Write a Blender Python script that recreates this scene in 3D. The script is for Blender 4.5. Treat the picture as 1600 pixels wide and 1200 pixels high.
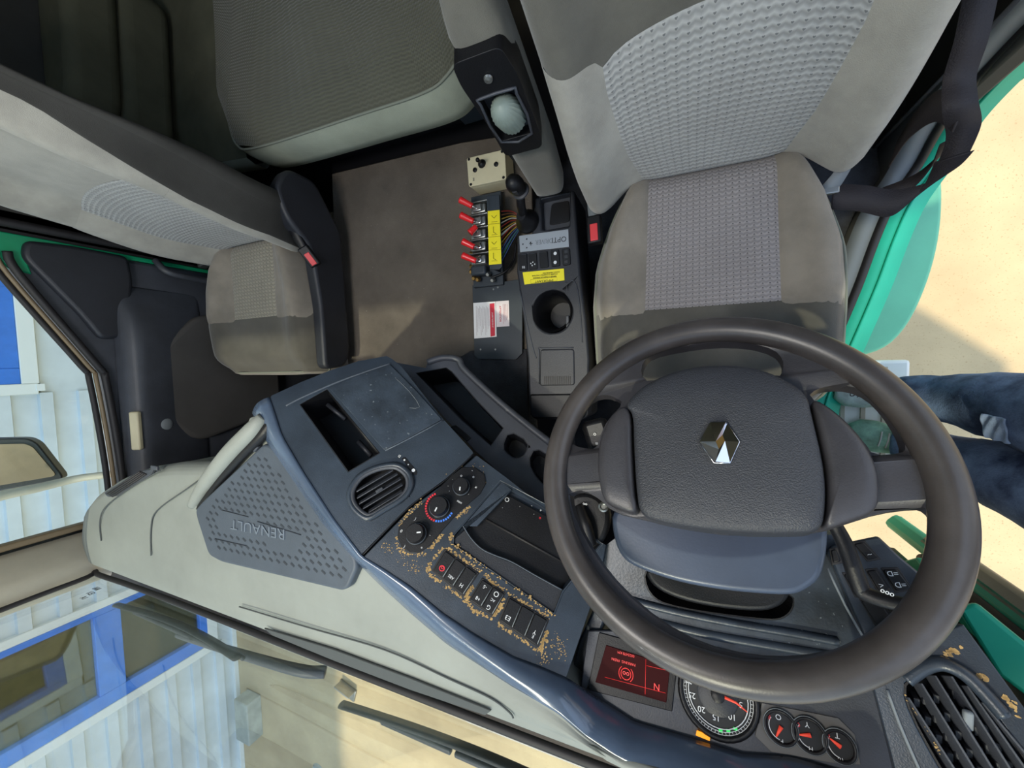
import bpy, bmesh, math, random
from mathutils import Vector, Matrix
from mathutils.geometry import tessellate_polygon
random.seed(7)
S = bpy.context.scene
for o in list(bpy.data.objects): bpy.data.objects.remove(o)
COL = S.collection
V = Vector
EYE = 2.8                      # height of the eye over the yard; everything below is written from the eye down
FILL_W = 14.0                  # fill light added under the cab roof

# ------------------------------------------------------------------ camera
FPX = 603.0
down = V((260, 40, FPX)).normalized()
xa = -V((-1400, 0, FPX)).normalized()
za = -down
xa = (xa - za * xa.dot(za)).normalized()
Zc = V((za.x, za.y, -za.z)); Xc = V((xa.x, xa.y, -xa.z)); Yc = Zc.cross(Xc)
ROT = Matrix((Xc, Yc, Zc))     # camera axes -> world axes
cam_d = bpy.data.cameras.new('camera'); cam = bpy.data.objects.new('camera', cam_d); COL.objects.link(cam)
cam_d.sensor_fit = 'HORIZONTAL'; cam_d.sensor_width = 36; cam_d.lens = 36 * FPX / 1600
cam_d.clip_start = 0.02; cam_d.clip_end = 300
cam.matrix_world = Matrix.Translation((0, 0, EYE)) @ ROT.to_4x4()
S.camera = cam

# ------------------------------------------------------------------ light and exposure
S.view_settings.view_transform = 'Standard'; S.view_settings.look = 'None'
S.view_settings.gamma = 1; S.view_settings.use_curve_mapping = False
S.view_settings.exposure = 0.0
w = bpy.data.worlds.new('sky'); S.world = w; w.use_nodes = True
nt = w.node_tree; bg = nt.nodes['Background']
tc = nt.nodes.new('ShaderNodeTexCoord'); sx = nt.nodes.new('ShaderNodeSeparateXYZ'); cr_ = nt.nodes.new('ShaderNodeValToRGB')
nt.links.new(tc.outputs['Generated'], sx.inputs[0]); nt.links.new(sx.outputs['Z'], cr_.inputs[0]); nt.links.new(cr_.outputs[0], bg.inputs[0])
cr_.color_ramp.elements[0].position = 0.0; cr_.color_ramp.elements[0].color = (0.80, 0.86, 0.92, 1)
cr_.color_ramp.elements[1].position = 0.9; cr_.color_ramp.elements[1].color = (0.50, 0.68, 1.0, 1)
bg.inputs[1].default_value = 1.9
sd = bpy.data.lights.new('sun', 'SUN'); sun = bpy.data.objects.new('sun', sd); COL.objects.link(sun)
sd.energy = 3.9; sd.angle = math.radians(1.5); sd.color = (1.0, 0.87, 0.66)
SUNV = V((-0.12, -0.99, math.tan(math.radians(63)))).normalized()      # towards the sun
sun.rotation_euler = SUNV.to_track_quat('Z', 'Y').to_euler(); sun.location = (0, 0, 8)

# ------------------------------------------------------------------ helpers
def ray(px, py):
    return (ROT @ V((px - 800, 600 - py, -FPX))).normalized()
def U(px, py, x=None, y=None, z=None):
    d = ray(px, py)
    return d * (x / d.x if x is not None else y / d.y if y is not None else z / d.z)
class Plane:
    """a real plane of the cab; called with a sighting it gives the point where that sighting meets it"""
    def __init__(s, p0, n): s.p = V(p0); s.n = V(n).normalized()
    def __call__(s, px, py, off=0.0):
        d = ray(px, py); return d * ((s.p + s.n * off).dot(s.n) / d.dot(s.n))
    def pts(s, L, off=0.0): return [s(a, b, off) for a, b in L]
    def up(s, o): return Plane(s.p + s.n * o, s.n)
def ZP(z): return Plane((0, 0, z), (0, 0, 1))
def sr(c):
    c = c / 255.0
    return c / 12.92 if c <= 0.04045 else ((c + 0.055) / 1.055) ** 2.4
def rgb(t): return (sr(t[0]), sr(t[1]), sr(t[2]), 1)

def mat(name, c, rough=0.6, metal=0.0, spec=0.5, var=0.0, vs=6.0, bump=0.0, bs=300.0, c2=None, sheen=0.0, coat=0.0, speck=None, alpha=1.0, emit=None):
    m = bpy.data.materials.new(name); m.use_nodes = True; t = m.node_tree; N = t.nodes; L = t.links
    b = N['Principled BSDF']
    b.inputs['Base Color'].default_value = rgb(c); b.inputs['Roughness'].default_value = rough
    b.inputs['Metallic'].default_value = metal; b.inputs['Specular IOR Level'].default_value = spec
    b.inputs['Coat Weight'].default_value = coat; b.inputs['Sheen Weight'].default_value = sheen
    tcn = N.new('ShaderNodeTexCoord')
    colsock = None
    if var > 0:
        n = N.new('ShaderNodeTexNoise'); n.inputs['Scale'].default_value = vs; n.inputs['Detail'].default_value = 5; n.inputs['Roughness'].default_value = 0.62
        L.new(tcn.outputs['Object'], n.inputs['Vector'])
        r = N.new('ShaderNodeMapRange'); r.inputs['From Min'].default_value = 0.36; r.inputs['From Max'].default_value = 0.66; L.new(n.outputs[0], r.inputs[0])
        mx = N.new('ShaderNodeMix'); mx.data_type = 'RGBA'
        a = [max(0, k * (1 - var)) for k in c]; bb = c2 if c2 else [min(255, k * (1 + var)) for k in c]
        mx.inputs[6].default_value = rgb(a); mx.inputs[7].default_value = rgb(bb)
        L.new(r.outputs[0], mx.inputs[0]); colsock = mx.outputs[2]
    if speck:                                                    # (colour, scale, threshold)
        n = N.new('ShaderNodeTexNoise'); n.inputs['Scale'].default_value = speck[1]; n.inputs['Detail'].default_value = 3
        L.new(tcn.outputs['Object'], n.inputs['Vector'])
        r = N.new('ShaderNodeMapRange'); r.inputs['From Min'].default_value = speck[2]; r.inputs['From Max'].default_value = speck[2] + 0.03; L.new(n.outputs[0], r.inputs[0])
        mx = N.new('ShaderNodeMix'); mx.data_type = 'RGBA'
        if colsock: L.new(colsock, mx.inputs[6])
        else: mx.inputs[6].default_value = rgb(c)
        mx.inputs[7].default_value = rgb(speck[0]); L.new(r.outputs[0], mx.inputs[0]); colsock = mx.outputs[2]
    if colsock: L.new(colsock, b.inputs['Base Color'])
    if bump > 0:
        n = N.new('ShaderNodeTexNoise'); n.inputs['Scale'].default_value = bs; n.inputs['Detail'].default_value = 2
        L.new(tcn.outputs['Object'], n.inputs['Vector'])
        bp = N.new('ShaderNodeBump'); bp.inputs['Strength'].default_value = bump; bp.inputs['Distance'].default_value = 0.002
        L.new(n.outputs[0], bp.inputs['Height']); L.new(bp.outputs[0], b.inputs['Normal'])
    if emit:
        b.inputs['Emission Color'].default_value = rgb(emit[0]); b.inputs['Emission Strength'].default_value = emit[1]
    return m

def woven(name, c, cd, pitch=0.009, amp=0.35, kind='zigzag', strength=0.8):
    """seat cloth with a raised zigzag and a row of small dark eyelets; uses the metre UVs"""
    m = mat(name, c, rough=0.9, spec=0.2, sheen=0.25); t = m.node_tree; N = t.nodes; L = t.links; b = N['Principled BSDF']
    uv = N.new('ShaderNodeUVMap'); s = N.new('ShaderNodeSeparateXYZ'); L.new(uv.outputs[0], s.inputs[0])
    def M(op, a, bq=None, cq=None):
        n = N.new('ShaderNodeMath'); n.operation = op
        for i, q in enumerate((a, bq, cq)):
            if q is None: continue
            if isinstance(q, (int, float)): n.inputs[i].default_value = q
            else: L.new(q, n.inputs[i])
        return n.outputs[0]
    u = M('DIVIDE', s.outputs['X'], pitch * 1.3); v = M('DIVIDE', s.outputs['Y'], pitch)
    if kind == 'zigzag':
        tri = M('PINGPONG', u, 0.5); vv = M('ADD', v, M('MULTIPLY', tri, amp * 2))
        h = M('SINE', M('MULTIPLY', vv, 6.2832))
        du = M('SUBTRACT', M('FRACT', u), 0.5); dv = M('SUBTRACT', M('FRACT', vv), 0.25)
        dd = M('ADD', M('MULTIPLY', du, du), M('MULTIPLY', dv, dv)); dot = M('LESS_THAN', dd, 0.016)
        h2 = M('SUBTRACT', M('MULTIPLY', h, 0.5), M('MULTIPLY', dot, 1.2))
        fac = M('MAXIMUM', M('MULTIPLY', M('SUBTRACT', 0.25, M('MULTIPLY', h, 0.35)), 0.6), M('MULTIPLY', dot, 0.9))
    else:                                                       # fine slanting ribs
        h2 = M('SINE', M('MULTIPLY', M('ADD', v, M('MULTIPLY', M('PINGPONG', u, 0.5), amp)), 6.2832))
        fac = M('MULTIPLY', M('SUBTRACT', 0.6, M('MULTIPLY', h2, 0.5)), 0.45)
    nz = N.new('ShaderNodeTexNoise'); nz.inputs['Scale'].default_value = 7; nz.inputs['Detail'].default_value = 4; L.new(uv.outputs[0], nz.inputs['Vector'])
    mx = N.new('ShaderNodeMix'); mx.data_type = 'RGBA'; mx.inputs[6].default_value = rgb(c); mx.inputs[7].default_value = rgb(cd); L.new(fac, mx.inputs[0])
    mx2 = N.new('ShaderNodeMix'); mx2.data_type = 'RGBA'; mx2.blend_type = 'MULTIPLY'; mx2.inputs[0].default_value = 0.35
    L.new(mx.outputs[2], mx2.inputs[6]); L.new(nz.outputs[0], mx2.inputs[7]); L.new(mx2.outputs[2], b.inputs['Base Color'])
    bp = N.new('ShaderNodeBump'); bp.inputs['Strength'].default_value = strength; bp.inputs['Distance'].default_value = 0.0015
    L.new(h2, bp.inputs['Height']); L.new(bp.outputs[0], b.inputs['Normal'])
    return m

def glass(name, tint, refl=1.0):
    m = bpy.data.materials.new(name); m.use_nodes = True; t = m.node_tree; N = t.nodes; L = t.links
    for n in list(N):
        if n.type != 'OUTPUT_MATERIAL': N.remove(n)
    out = [n for n in N if n.type == 'OUTPUT_MATERIAL'][0]
    tr = N.new('ShaderNodeBsdfTransparent'); tr.inputs[0].default_value = tint
    gl = N.new('ShaderNodeBsdfGlossy'); gl.inputs['Roughness'].default_value = 0.02
    fr = N.new('ShaderNodeFresnel'); fr.inputs[0].default_value = 1.45
    mu = N.new('ShaderNodeMath'); mu.operation = 'MULTIPLY'; mu.inputs[1].default_value = refl; L.new(fr.outputs[0], mu.inputs[0])
    mx = N.new('ShaderNodeMixShader'); L.new(mu.outputs[0], mx.inputs[0]); L.new(tr.outputs[0], mx.inputs[1]); L.new(gl.outputs[0], mx.inputs[2])
    L.new(mx.outputs[0], out.inputs[0]); return m

def tag(o, label=None, cat=None, group=None, kind=None):
    if label: o['label'] = label
    if cat: o['category'] = cat
    if group: o['group'] = group
    if kind: o['kind'] = kind
    return o
def thing(name, label, cat, loc, group=None):
    o = bpy.data.objects.new(name, None); COL.objects.link(o); o.location = loc; o.empty_display_size = 0.05
    return tag(o, label, cat, group)
def link(name, me, m, parent=None, smooth=True):
    o = bpy.data.objects.new(name, me); COL.objects.link(o)
    if m is not None: me.materials.append(m)
    if smooth:
        for p in me.polygons: p.use_smooth = True
    if parent is not None:
        o.parent = parent
        if parent.type == 'EMPTY': o.location = -parent.location
    return o
def bevel(o, wdt, seg=2, ang=40):
    b = o.modifiers.new('bevel', 'BEVEL'); b.width = wdt; b.segments = seg; b.limit_method = 'ANGLE'; b.angle_limit = math.radians(ang)
    b.harden_normals = False
    return o
def sub(o, lv=2):
    s = o.modifiers.new('sub', 'SUBSURF'); s.levels = lv; s.render_levels = lv; return o
def sharp(o, ang=35):
    me = o.data
    try:
        me.set_sharp_from_angle(angle=math.radians(ang))
    except Exception: pass
    return o
def area_n(P):
    n = V((0, 0, 0))
    for i in range(len(P)): n += P[i].cross(P[(i + 1) % len(P)])
    return n.normalized()
def plate(name, outer, n, th, m, parent=None, holes=(), bw=0.0015, seg=2, kind=None):
    """flat piece: outline (and holes) at the top face, thickness th away from n"""
    n = V(n).normalized()
    if area_n(outer).dot(n) < 0: outer = outer[::-1]
    loops = [list(outer)]
    for h in holes:
        h = list(h)
        if area_n(h).dot(n) > 0: h = h[::-1]
        loops.append(h)
    bm = bmesh.new(); top = []; bot = []
    for lp in loops:
        top.append([bm.verts.new(p) for p in lp]); bot.append([bm.verts.new(p - n * th) for p in lp])
    if not holes:
        bm.faces.new(top[0]); bm.faces.new(bot[0][::-1])
    else:
        T = [v for l in top for v in l]; B = [v for l in bot for v in l]
        for tri in tessellate_polygon(loops):
            a, b, c = tri
            nn = (T[b].co - T[a].co).cross(T[c].co - T[a].co)
            if nn.length < 1e-12: continue
            if nn.dot(n) < 0: a, b, c = c, b, a
            try: bm.faces.new((T[a], T[b], T[c])); bm.faces.new((B[c], B[b], B[a]))
            except ValueError: pass
    for lt, lb in zip(top, bot):
        k = len(lt)
        for i in range(k):
            j = (i + 1) % k
            try: bm.faces.new((lt[i], lb[i], lb[j], lt[j]))
            except ValueError: pass
    me = bpy.data.meshes.new(name); bm.to_mesh(me); bm.free()
    o = link(name, me, m, parent, smooth=True)
    if bw > 0: bevel(o, bw, seg)
    sharp(o, 50)
    return o
def chaikin(P, k=2, closed=True, q=0.25):
    for _ in range(k):
        R = []
        rng = range(len(P)) if closed else range(len(P) - 1)
        if not closed: R.append(P[0])
        for i in rng:
            a = P[i]; b = P[(i + 1) % len(P)]
            if isinstance(a, tuple): a = V(a); b = V(b)
            R.append(a + (b - a) * q); R.append(a + (b - a) * (1 - q))
        if not closed: R.append(P[-1])
        P = [V(r) for r in R]
    return P
def rounded(P, r, seg=4):
    """round each corner of a polygon by radius-like cut r (metres)"""
    R = []
    k = len(P)
    for i in range(k):
        a, b, c = P[i - 1], P[i], P[(i + 1) % k]
        d1 = (a - b); d2 = (c - b)
        q = min(r, d1.length * 0.45, d2.length * 0.45)
        p1 = b + d1.normalized() * q; p2 = b + d2.normalized() * q
        for s in range(seg + 1):
            t = s / seg; R.append(p1 * (1 - t) ** 2 + b * 2 * t * (1 - t) + p2 * t * t)
    return R
def spline(P, n=8, closed=False):
    P = [V(p) for p in P]; k = len(P); out = []
    rng = range(k) if closed else range(k - 1)
    for i in rng:
        if closed: a, b, c, d = P[i - 1], P[i], P[(i + 1) % k], P[(i + 2) % k]
        else: a = P[max(i - 1, 0)]; b = P[i]; c = P[i + 1]; d = P[min(i + 2, k - 1)]
        for s in range(n):
            t = s / n
            out.append(0.5 * ((2 * b) + (c - a) * t + (2 * a - 5 * b + 4 * c - d) * t * t + (3 * b - a - 3 * c + d) * t ** 3))
    if not closed: out.append(P[-1])
    return out
def mesh(name, verts, faces, m, parent=None, uv=None, smooth=True):
    me = bpy.data.meshes.new(name); me.from_pydata([tuple(v) for v in verts], [], faces); me.update()
    if uv:
        l = me.uv_layers.new(name='UVMap')
        for lp in me.loops: l.data[lp.index].uv = uv[lp.vertex_index]
    return link(name, me, m, parent, smooth)
def tube(name, P, r, m, parent=None, n=8, seg=12, closed=False, flat=1.0, up=None, smoothpath=True):
    Q = spline(P, n, closed) if smoothpath else [V(p) for p in P]
    k = len(Q)
    if isinstance(r, (list, tuple)):
        rr = []
        for i in range(k):
            f = i / max(1, (k - (0 if closed else 1))) * (len(r) - (0 if closed else 1)); a = int(f); t = f - a
            rr.append(r[a % len(r)] * (1 - t) + r[min(a + 1, len(r) - 1) if not closed else (a + 1) % len(r)] * t)
    else: rr = [r] * k
    vs = []; fs = []; ref = V(up) if up else V((0.13, 0.27, 0.95))
    for i, p in enumerate(Q):
        a = Q[i - 1] if (i > 0 or closed) else Q[0]; b = Q[(i + 1) % k] if (i < k - 1 or closed) else Q[-1]
        t = (b - a).normalized(); s = t.cross(ref)
        if s.length < 1e-4: s = t.cross(V((1, 0, 0)))
        s.normalize(); u = s.cross(t).normalized()
        if not up: ref = u
        for j in range(seg):
            an = 2 * math.pi * j / seg
            vs.append(p + s * math.cos(an) * rr[i] + u * math.sin(an) * rr[i] * flat)
    for i in range(k if closed else k - 1):
        for j in range(seg):
            fs.append((i * seg + j, i * seg + (j + 1) % seg, ((i + 1) % k) * seg + (j + 1) % seg, ((i + 1) % k) * seg + j))
    if not closed:
        fs.append(tuple(range(seg))[::-1]); fs.append(tuple((k - 1) * seg + j for j in range(seg)))
    return mesh(name, vs, fs, m, parent)
def lathe(name, o0, axis, prof, m, parent=None, seg=32, flute=None, cap=True):
    """profile of (radius, height) turned about axis"""
    ax = V(axis).normalized(); a = ax.cross(V((0, 1, 0.01))).normalized(); b = ax.cross(a).normalized()
    vs = []; fs = []
    for (r, h) in prof:
        for j in range(seg):
            an = 2 * math.pi * j / seg
            q = r * (1 + (flute * (1 if j % 2 else -1) if flute else 0))
            vs.append(V(o0) + ax * h + a * math.cos(an) * q + b * math.sin(an) * q)
    k = len(prof)
    for i in range(k - 1):
        for j in range(seg):
            fs.append((i * seg + j, i * seg + (j + 1) % seg, (i + 1) * seg + (j + 1) % seg, (i + 1) * seg + j))
    if prof[0][0] > 1e-5: fs.append(tuple(range(seg))[::-1])
    if cap and prof[-1][0] > 1e-5: fs.append(tuple((k - 1) * seg + j for j in range(seg)))
    o = mesh(name, vs, fs, m, parent); bm = bmesh.new(); bm.from_mesh(o.data); bmesh.ops.recalc_face_normals(bm, faces=bm.faces); bm.to_mesh(o.data); bm.free()
    sharp(o, 40); return o
def box(name, c, d, m, parent=None, bw=0.003, ax=None, seg=2):
    """centre c, full sizes d, optional axes (3 vectors)"""
    A = ax or (V((1, 0, 0)), V((0, 1, 0)), V((0, 0, 1)))
    A = [V(q).normalized() for q in A]; vs = []
    for i in (-1, 1):
        for j in (-1, 1):
            for k in (-1, 1): vs.append(V(c) + A[0] * i * d[0] / 2 + A[1] * j * d[1] / 2 + A[2] * k * d[2] / 2)
    fs = [(0, 1, 3, 2), (4, 6, 7, 5), (0, 4, 5, 1), (2, 3, 7, 6), (0, 2, 6, 4), (1, 5, 7, 3)]
    o = mesh(name, vs, fs, m, parent)
    bm = bmesh.new(); bm.from_mesh(o.data); bmesh.ops.recalc_face_normals(bm, faces=bm.faces); bm.to_mesh(o.data); bm.free()
    if bw > 0: bevel(o, bw, seg)
    sharp(o, 50)
    return o
def text(name, body, o0, right, upv, size, m, parent=None, ext=0.0003, al='CENTER', sx_=1.0):
    c = bpy.data.curves.new(name, 'FONT'); c.body = body; c.size = size; c.extrude = ext; c.align_x = al; c.align_y = 'CENTER'; c.resolution_u = 3
    t = bpy.data.objects.new(name + '_tmp', c); COL.objects.link(t)
    dg = bpy.context.evaluated_depsgraph_get(); me = bpy.data.meshes.new_from_object(t.evaluated_get(dg))
    bpy.data.objects.remove(t); bpy.data.curves.remove(c)
    r = V(right).normalized(); u = V(upv); u = (u - r * u.dot(r)).normalized(); n = r.cross(u)
    for v in me.vertices: v.co = V(o0) + r * v.co.x * sx_ + u * v.co.y + n * v.co.z
    me.materials.clear(); me.name = name
    return link(name, me, m, parent, smooth=False)
def gridsurf(name, fn, nu, nv, m, parent=None, uvs=(1, 1), th=0.0, cu=False):
    vs = []; fs = []; uv = []
    for i in range(nu + 1):
        for j in range(nv + 1):
            s = i / nu; t = j / nv; vs.append(fn(s, t)); uv.append((s * uvs[0], t * uvs[1]))
    for i in range(nu):
        for j in range(nv):
            a = i * (nv + 1) + j; fs.append((a, a + nv + 1, a + nv + 2, a + 1))
    o = mesh(name, vs, fs, m, parent, uv)
    if th: s_ = o.modifiers.new('solid', 'SOLIDIFY'); s_.thickness = th; s_.offset = -1
    return o
def lerp(a, b, t): return a + (b - a) * t
def interp(T, t):
    """piecewise linear table [(t, value)]"""
    if t <= T[0][0]: return T[0][1]
    for (a, va), (b, vb) in zip(T, T[1:]):
        if t <= b: return va + (vb - va) * (t - a) / (b - a)
    return T[-1][1]
def sm(t): t = max(0, min(1, t)); return t * t * (3 - 2 * t)
def struct(o): o['kind'] = 'structure'; return o

# ------------------------------------------------------------------ materials
M = dict(
 ground=mat('yard_ground', (196, 172, 132), 0.95, var=0.08, vs=0.8, bump=1.0, bs=38, c2=(214, 190, 146), speck=((180, 154, 114), 100, 0.63)),
 clad=mat('pale_cladding', (206, 214, 216), 0.5, var=0.05, vs=2),
 white=mat('white_paint', (226, 230, 226), 0.5),
 bluef=mat('blue_frame', (58, 122, 214), 0.4, var=0.05),
 black=mat('black_plastic', (16, 16, 19), 0.45, spec=.35, bump=0.15, bs=500),
 dark=mat('dark_grey_plastic', (35, 37, 43), 0.5, var=0.12, bump=0.2, bs=500),
 char=mat('charcoal_plastic', (58, 61, 68), 0.5, var=0.12, bump=0.2, bs=450),
 slate=mat('slate_blue_plastic', (44, 52, 62), 0.34, var=0.14, vs=9, bump=0.12, bs=600, speck=((84, 92, 98), 160, 0.74)),
 scuff=mat('scuffed_slate_plastic', (46, 54, 64), 0.36, var=0.2, vs=14, bump=0.15, bs=260, speck=((104, 112, 118), 140, 0.69)),
 grille=mat('slate_grille', (66, 74, 84), 0.55, var=0.06, bump=0.15, bs=500),
 dimple=mat('grille_dimple', (40, 46, 54), 0.7),
 top=mat('dash_grey', (130, 134, 128), 0.62, var=0.05, vs=4, bump=0.12, bs=500),
 seam=mat('seam_dark', (70, 74, 74), 0.8),
 leather=mat('wheel_leather', (52, 51, 55), 0.42, var=0.12, vs=10, bump=0.12, bs=500),
 rim=mat('rim_leather', (62, 58, 57), 0.36, var=0.16, vs=9, bump=0.05, bs=500),
 pad=mat('airbag_pad', (50, 52, 58), 0.46, var=0.06, bump=0.6, bs=620),
 shroud=mat('column_shroud', (66, 76, 94), 0.33, var=0.05, bump=0.05),
 chrome=mat('chrome', (215, 216, 220), 0.12, metal=1.0),
 steel=mat('zinc_metal', (160, 162, 160), 0.35, metal=0.9, var=0.1),
 brass=mat('brass', (150, 120, 70), 0.4, metal=0.9),
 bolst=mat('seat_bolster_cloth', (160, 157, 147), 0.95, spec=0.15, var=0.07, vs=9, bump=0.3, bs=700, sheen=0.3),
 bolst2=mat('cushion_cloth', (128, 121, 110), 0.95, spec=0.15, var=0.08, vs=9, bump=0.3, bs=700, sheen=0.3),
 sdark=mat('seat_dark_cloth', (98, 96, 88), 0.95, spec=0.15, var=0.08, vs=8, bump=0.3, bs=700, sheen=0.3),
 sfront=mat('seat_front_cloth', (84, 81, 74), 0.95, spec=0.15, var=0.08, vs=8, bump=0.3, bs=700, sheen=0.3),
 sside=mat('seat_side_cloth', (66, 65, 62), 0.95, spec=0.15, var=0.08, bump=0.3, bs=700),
 bunk_s=mat('bunk_side_cloth', (160, 166, 150), 0.95, spec=0.15, var=0.06, bump=0.2, bs=600),
 bunk_d=mat('bunk_plain_cloth', (84, 84, 70), 0.95, spec=0.15, var=0.08, bump=0.25, bs=600),
 piping=mat('piping', (120, 124, 112), 0.8),
 ins=woven('back_insert_cloth', (184, 184, 180), (112, 114, 114), pitch=0.0115),
 ins2=woven('cushion_insert_cloth', (160, 154, 152), (76, 74, 76), pitch=0.009),
 ins3=woven('passenger_insert_cloth', (164, 158, 142), (66, 64, 56), pitch=0.012, strength=1.0),
 bunk=woven('bunk_cloth', (104, 104, 90), (74, 74, 62), pitch=0.0085, amp=0.5, kind='rib', strength=0.7),
 mat=mat('floor_mat', (98, 91, 83), 0.95, spec=0.15, var=0.10, vs=5, bump=0.8, bs=350, speck=((150, 145, 135), 160, 0.74)),
 carpet=mat('black_carpet', (52, 53, 57), 0.97, var=0.15, vs=20, bump=0.9, bs=300),
 platem=mat('painted_plate', (42, 50, 58), 0.5, var=0.08),
 cream=mat('cream_box_plastic', (205, 196, 164), 0.55, var=0.04),
 red=mat('red_plastic', (222, 34, 40), 0.35, coat=0.3),
 belt_red=mat('buckle_red', (214, 62, 66), 0.4),
 yellow=mat('yellow_label', (238, 222, 30), 0.5),
 ink=mat('label_ink', (60, 58, 20), 0.6),
 paper=mat('white_paper', (222, 222, 222), 0.6),
 redink=mat('red_ink', (196, 36, 58), 0.6),
 greyink=mat('grey_ink', (150, 120, 128), 0.6),
 alu=mat('brushed_plate', (158, 163, 168), 0.4, metal=0.3),
 inkd=mat('dark_ink', (40, 42, 46), 0.6),
 wink=mat('white_marking', (216, 218, 220), 0.5),
 rink=mat('red_marking', (220, 40, 56), 0.5),
 bink=mat('blue_marking', (60, 120, 220), 0.5),
 knob=mat('grey_green_knob', (122, 134, 126), 0.5, var=0.04),
 tan=mat('worn_primer', (176, 144, 92), 0.8, var=0.1, vs=60),
 green=mat('green_paint', (18, 140, 96), 0.25, coat=0.4, var=0.04),
 green2=mat('green_panel_lit_pillar', (28, 178, 146), 0.55, var=0.03),
 screen=mat('display_dark_red', (46, 8, 10), 0.6, spec=.1, emit=((80, 10, 12), 0.08)),
 scr_on=mat('display_red', (200, 40, 40), 0.4, emit=((210, 50, 50), 0.7)),
 amber=mat('amber_lamp', (240, 150, 20), 0.4, emit=((245, 150, 10), 0.8)),
 gled=mat('green_lamp', (40, 200, 90), 0.4, emit=((40, 200, 90), 0.6)),
 dial=mat('dial_black', (16, 17, 19), 0.5), dialg=mat('dial_grey', (92, 90, 88), 0.5),
 needle=mat('needle_orange', (232, 72, 52), 0.5, emit=((232, 72, 52), 0.25)),
 belt=mat('belt_webbing', (38, 34, 38), 0.7, bump=0.5, bs=500),
 beltgrey=mat('buckle_strap_grey', (118, 124, 128), 0.7),
 jeans=mat('denim', (58, 80, 124), 0.95, var=0.35, vs=9, bump=0.6, bs=260, c2=(124, 148, 186)),
 jeansl=mat('faded_denim', (150, 170, 200), 0.95, var=0.12, vs=14, bump=0.5, bs=260),
 thread=mat('pale_thread', (196, 194, 178), 0.9),
 shirt=mat('dark_shirt', (40, 44, 52), 0.95, var=0.1), skin=mat('skin', (196, 150, 124), 0.55, var=0.04), hair=mat('brown_hair', (48, 36, 28), 0.7, bump=0.6, bs=200),
 shoew=mat('white_green_shoe', (208, 224, 214), 0.7, var=0.12, vs=30, bump=0.4),
 shoe=mat('pale_green_shoe', (140, 184, 160), 0.7, var=0.15, vs=30, bump=0.4), shoed=mat('dark_teal_sock', (38, 66, 78), 0.9),
 sole=mat('white_sole', (220, 222, 214), 0.6),
 lining=mat('roof_lining', (176, 176, 166), 0.95, var=0.03, bump=0.2), trimg=mat('pillar_trim_beige', (176, 170, 154), 0.6, var=0.04, bump=0.1),
 bink2=mat('pillar_dark', (62, 62, 60), 0.8, var=0.06), seal=mat('rubber_seal', (30, 28, 30), 0.6), sealh=mat('rubber_highlight', (120, 104, 80), 0.5),
 room=mat('pane_reflection_yellow', (206, 190, 120), 0.9, var=0.12, vs=1.2), roomd=mat('room_shade_olive', (96, 108, 84), 0.9), concrete=mat('concrete', (168, 170, 158), 0.9, var=0.08, bump=0.3, bs=80),
 lamp=mat('fill_lamp_diffuser', (240, 240, 236), 0.5, emit=((255, 246, 232), 3.0)),
 mirror=mat('mirror_back', (150, 130, 100), 0.4, var=0.08), lens=mat('mirror_shell', (46, 46, 46), 0.4),
)
M['wind'] = glass('windscreen_glass', (0.93, 0.98, 0.98, 1), 0.35)
M['side'] = glass('side_glass', (0.90, 0.97, 0.97, 1), 0.7)
M['pane'] = glass('window_pane', (0.86, 0.88, 0.80, 1), 1.0)
#M['clear'] = glass('cluster_lens', (0.95, 0.95, 0.95, 1), 0.6)

# ------------------------------------------------------------------ main planes of the cab
F = Plane(ray(710, 895) * 0.76, (0.38, 0.48, 0.79))                 # centre fascia, turned to the driver
CL = Plane((0.05, -0.50, -0.625), (0, 0.50, 0.866))                 # instrument panel
XL, XR = -1.74, 0.60                                                # passenger side wall, driver side wall
YW, YR = -0.60, 1.40                                                # windscreen foot, rear wall
FLOOR, TUN, CEIL = -1.50, -1.08, 0.80

# ================================================================== OUTSIDE
g = box('ground', (0, 0, -2.9), (70, 70, 0.2), M['ground'], bw=0); struct(g)

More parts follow.
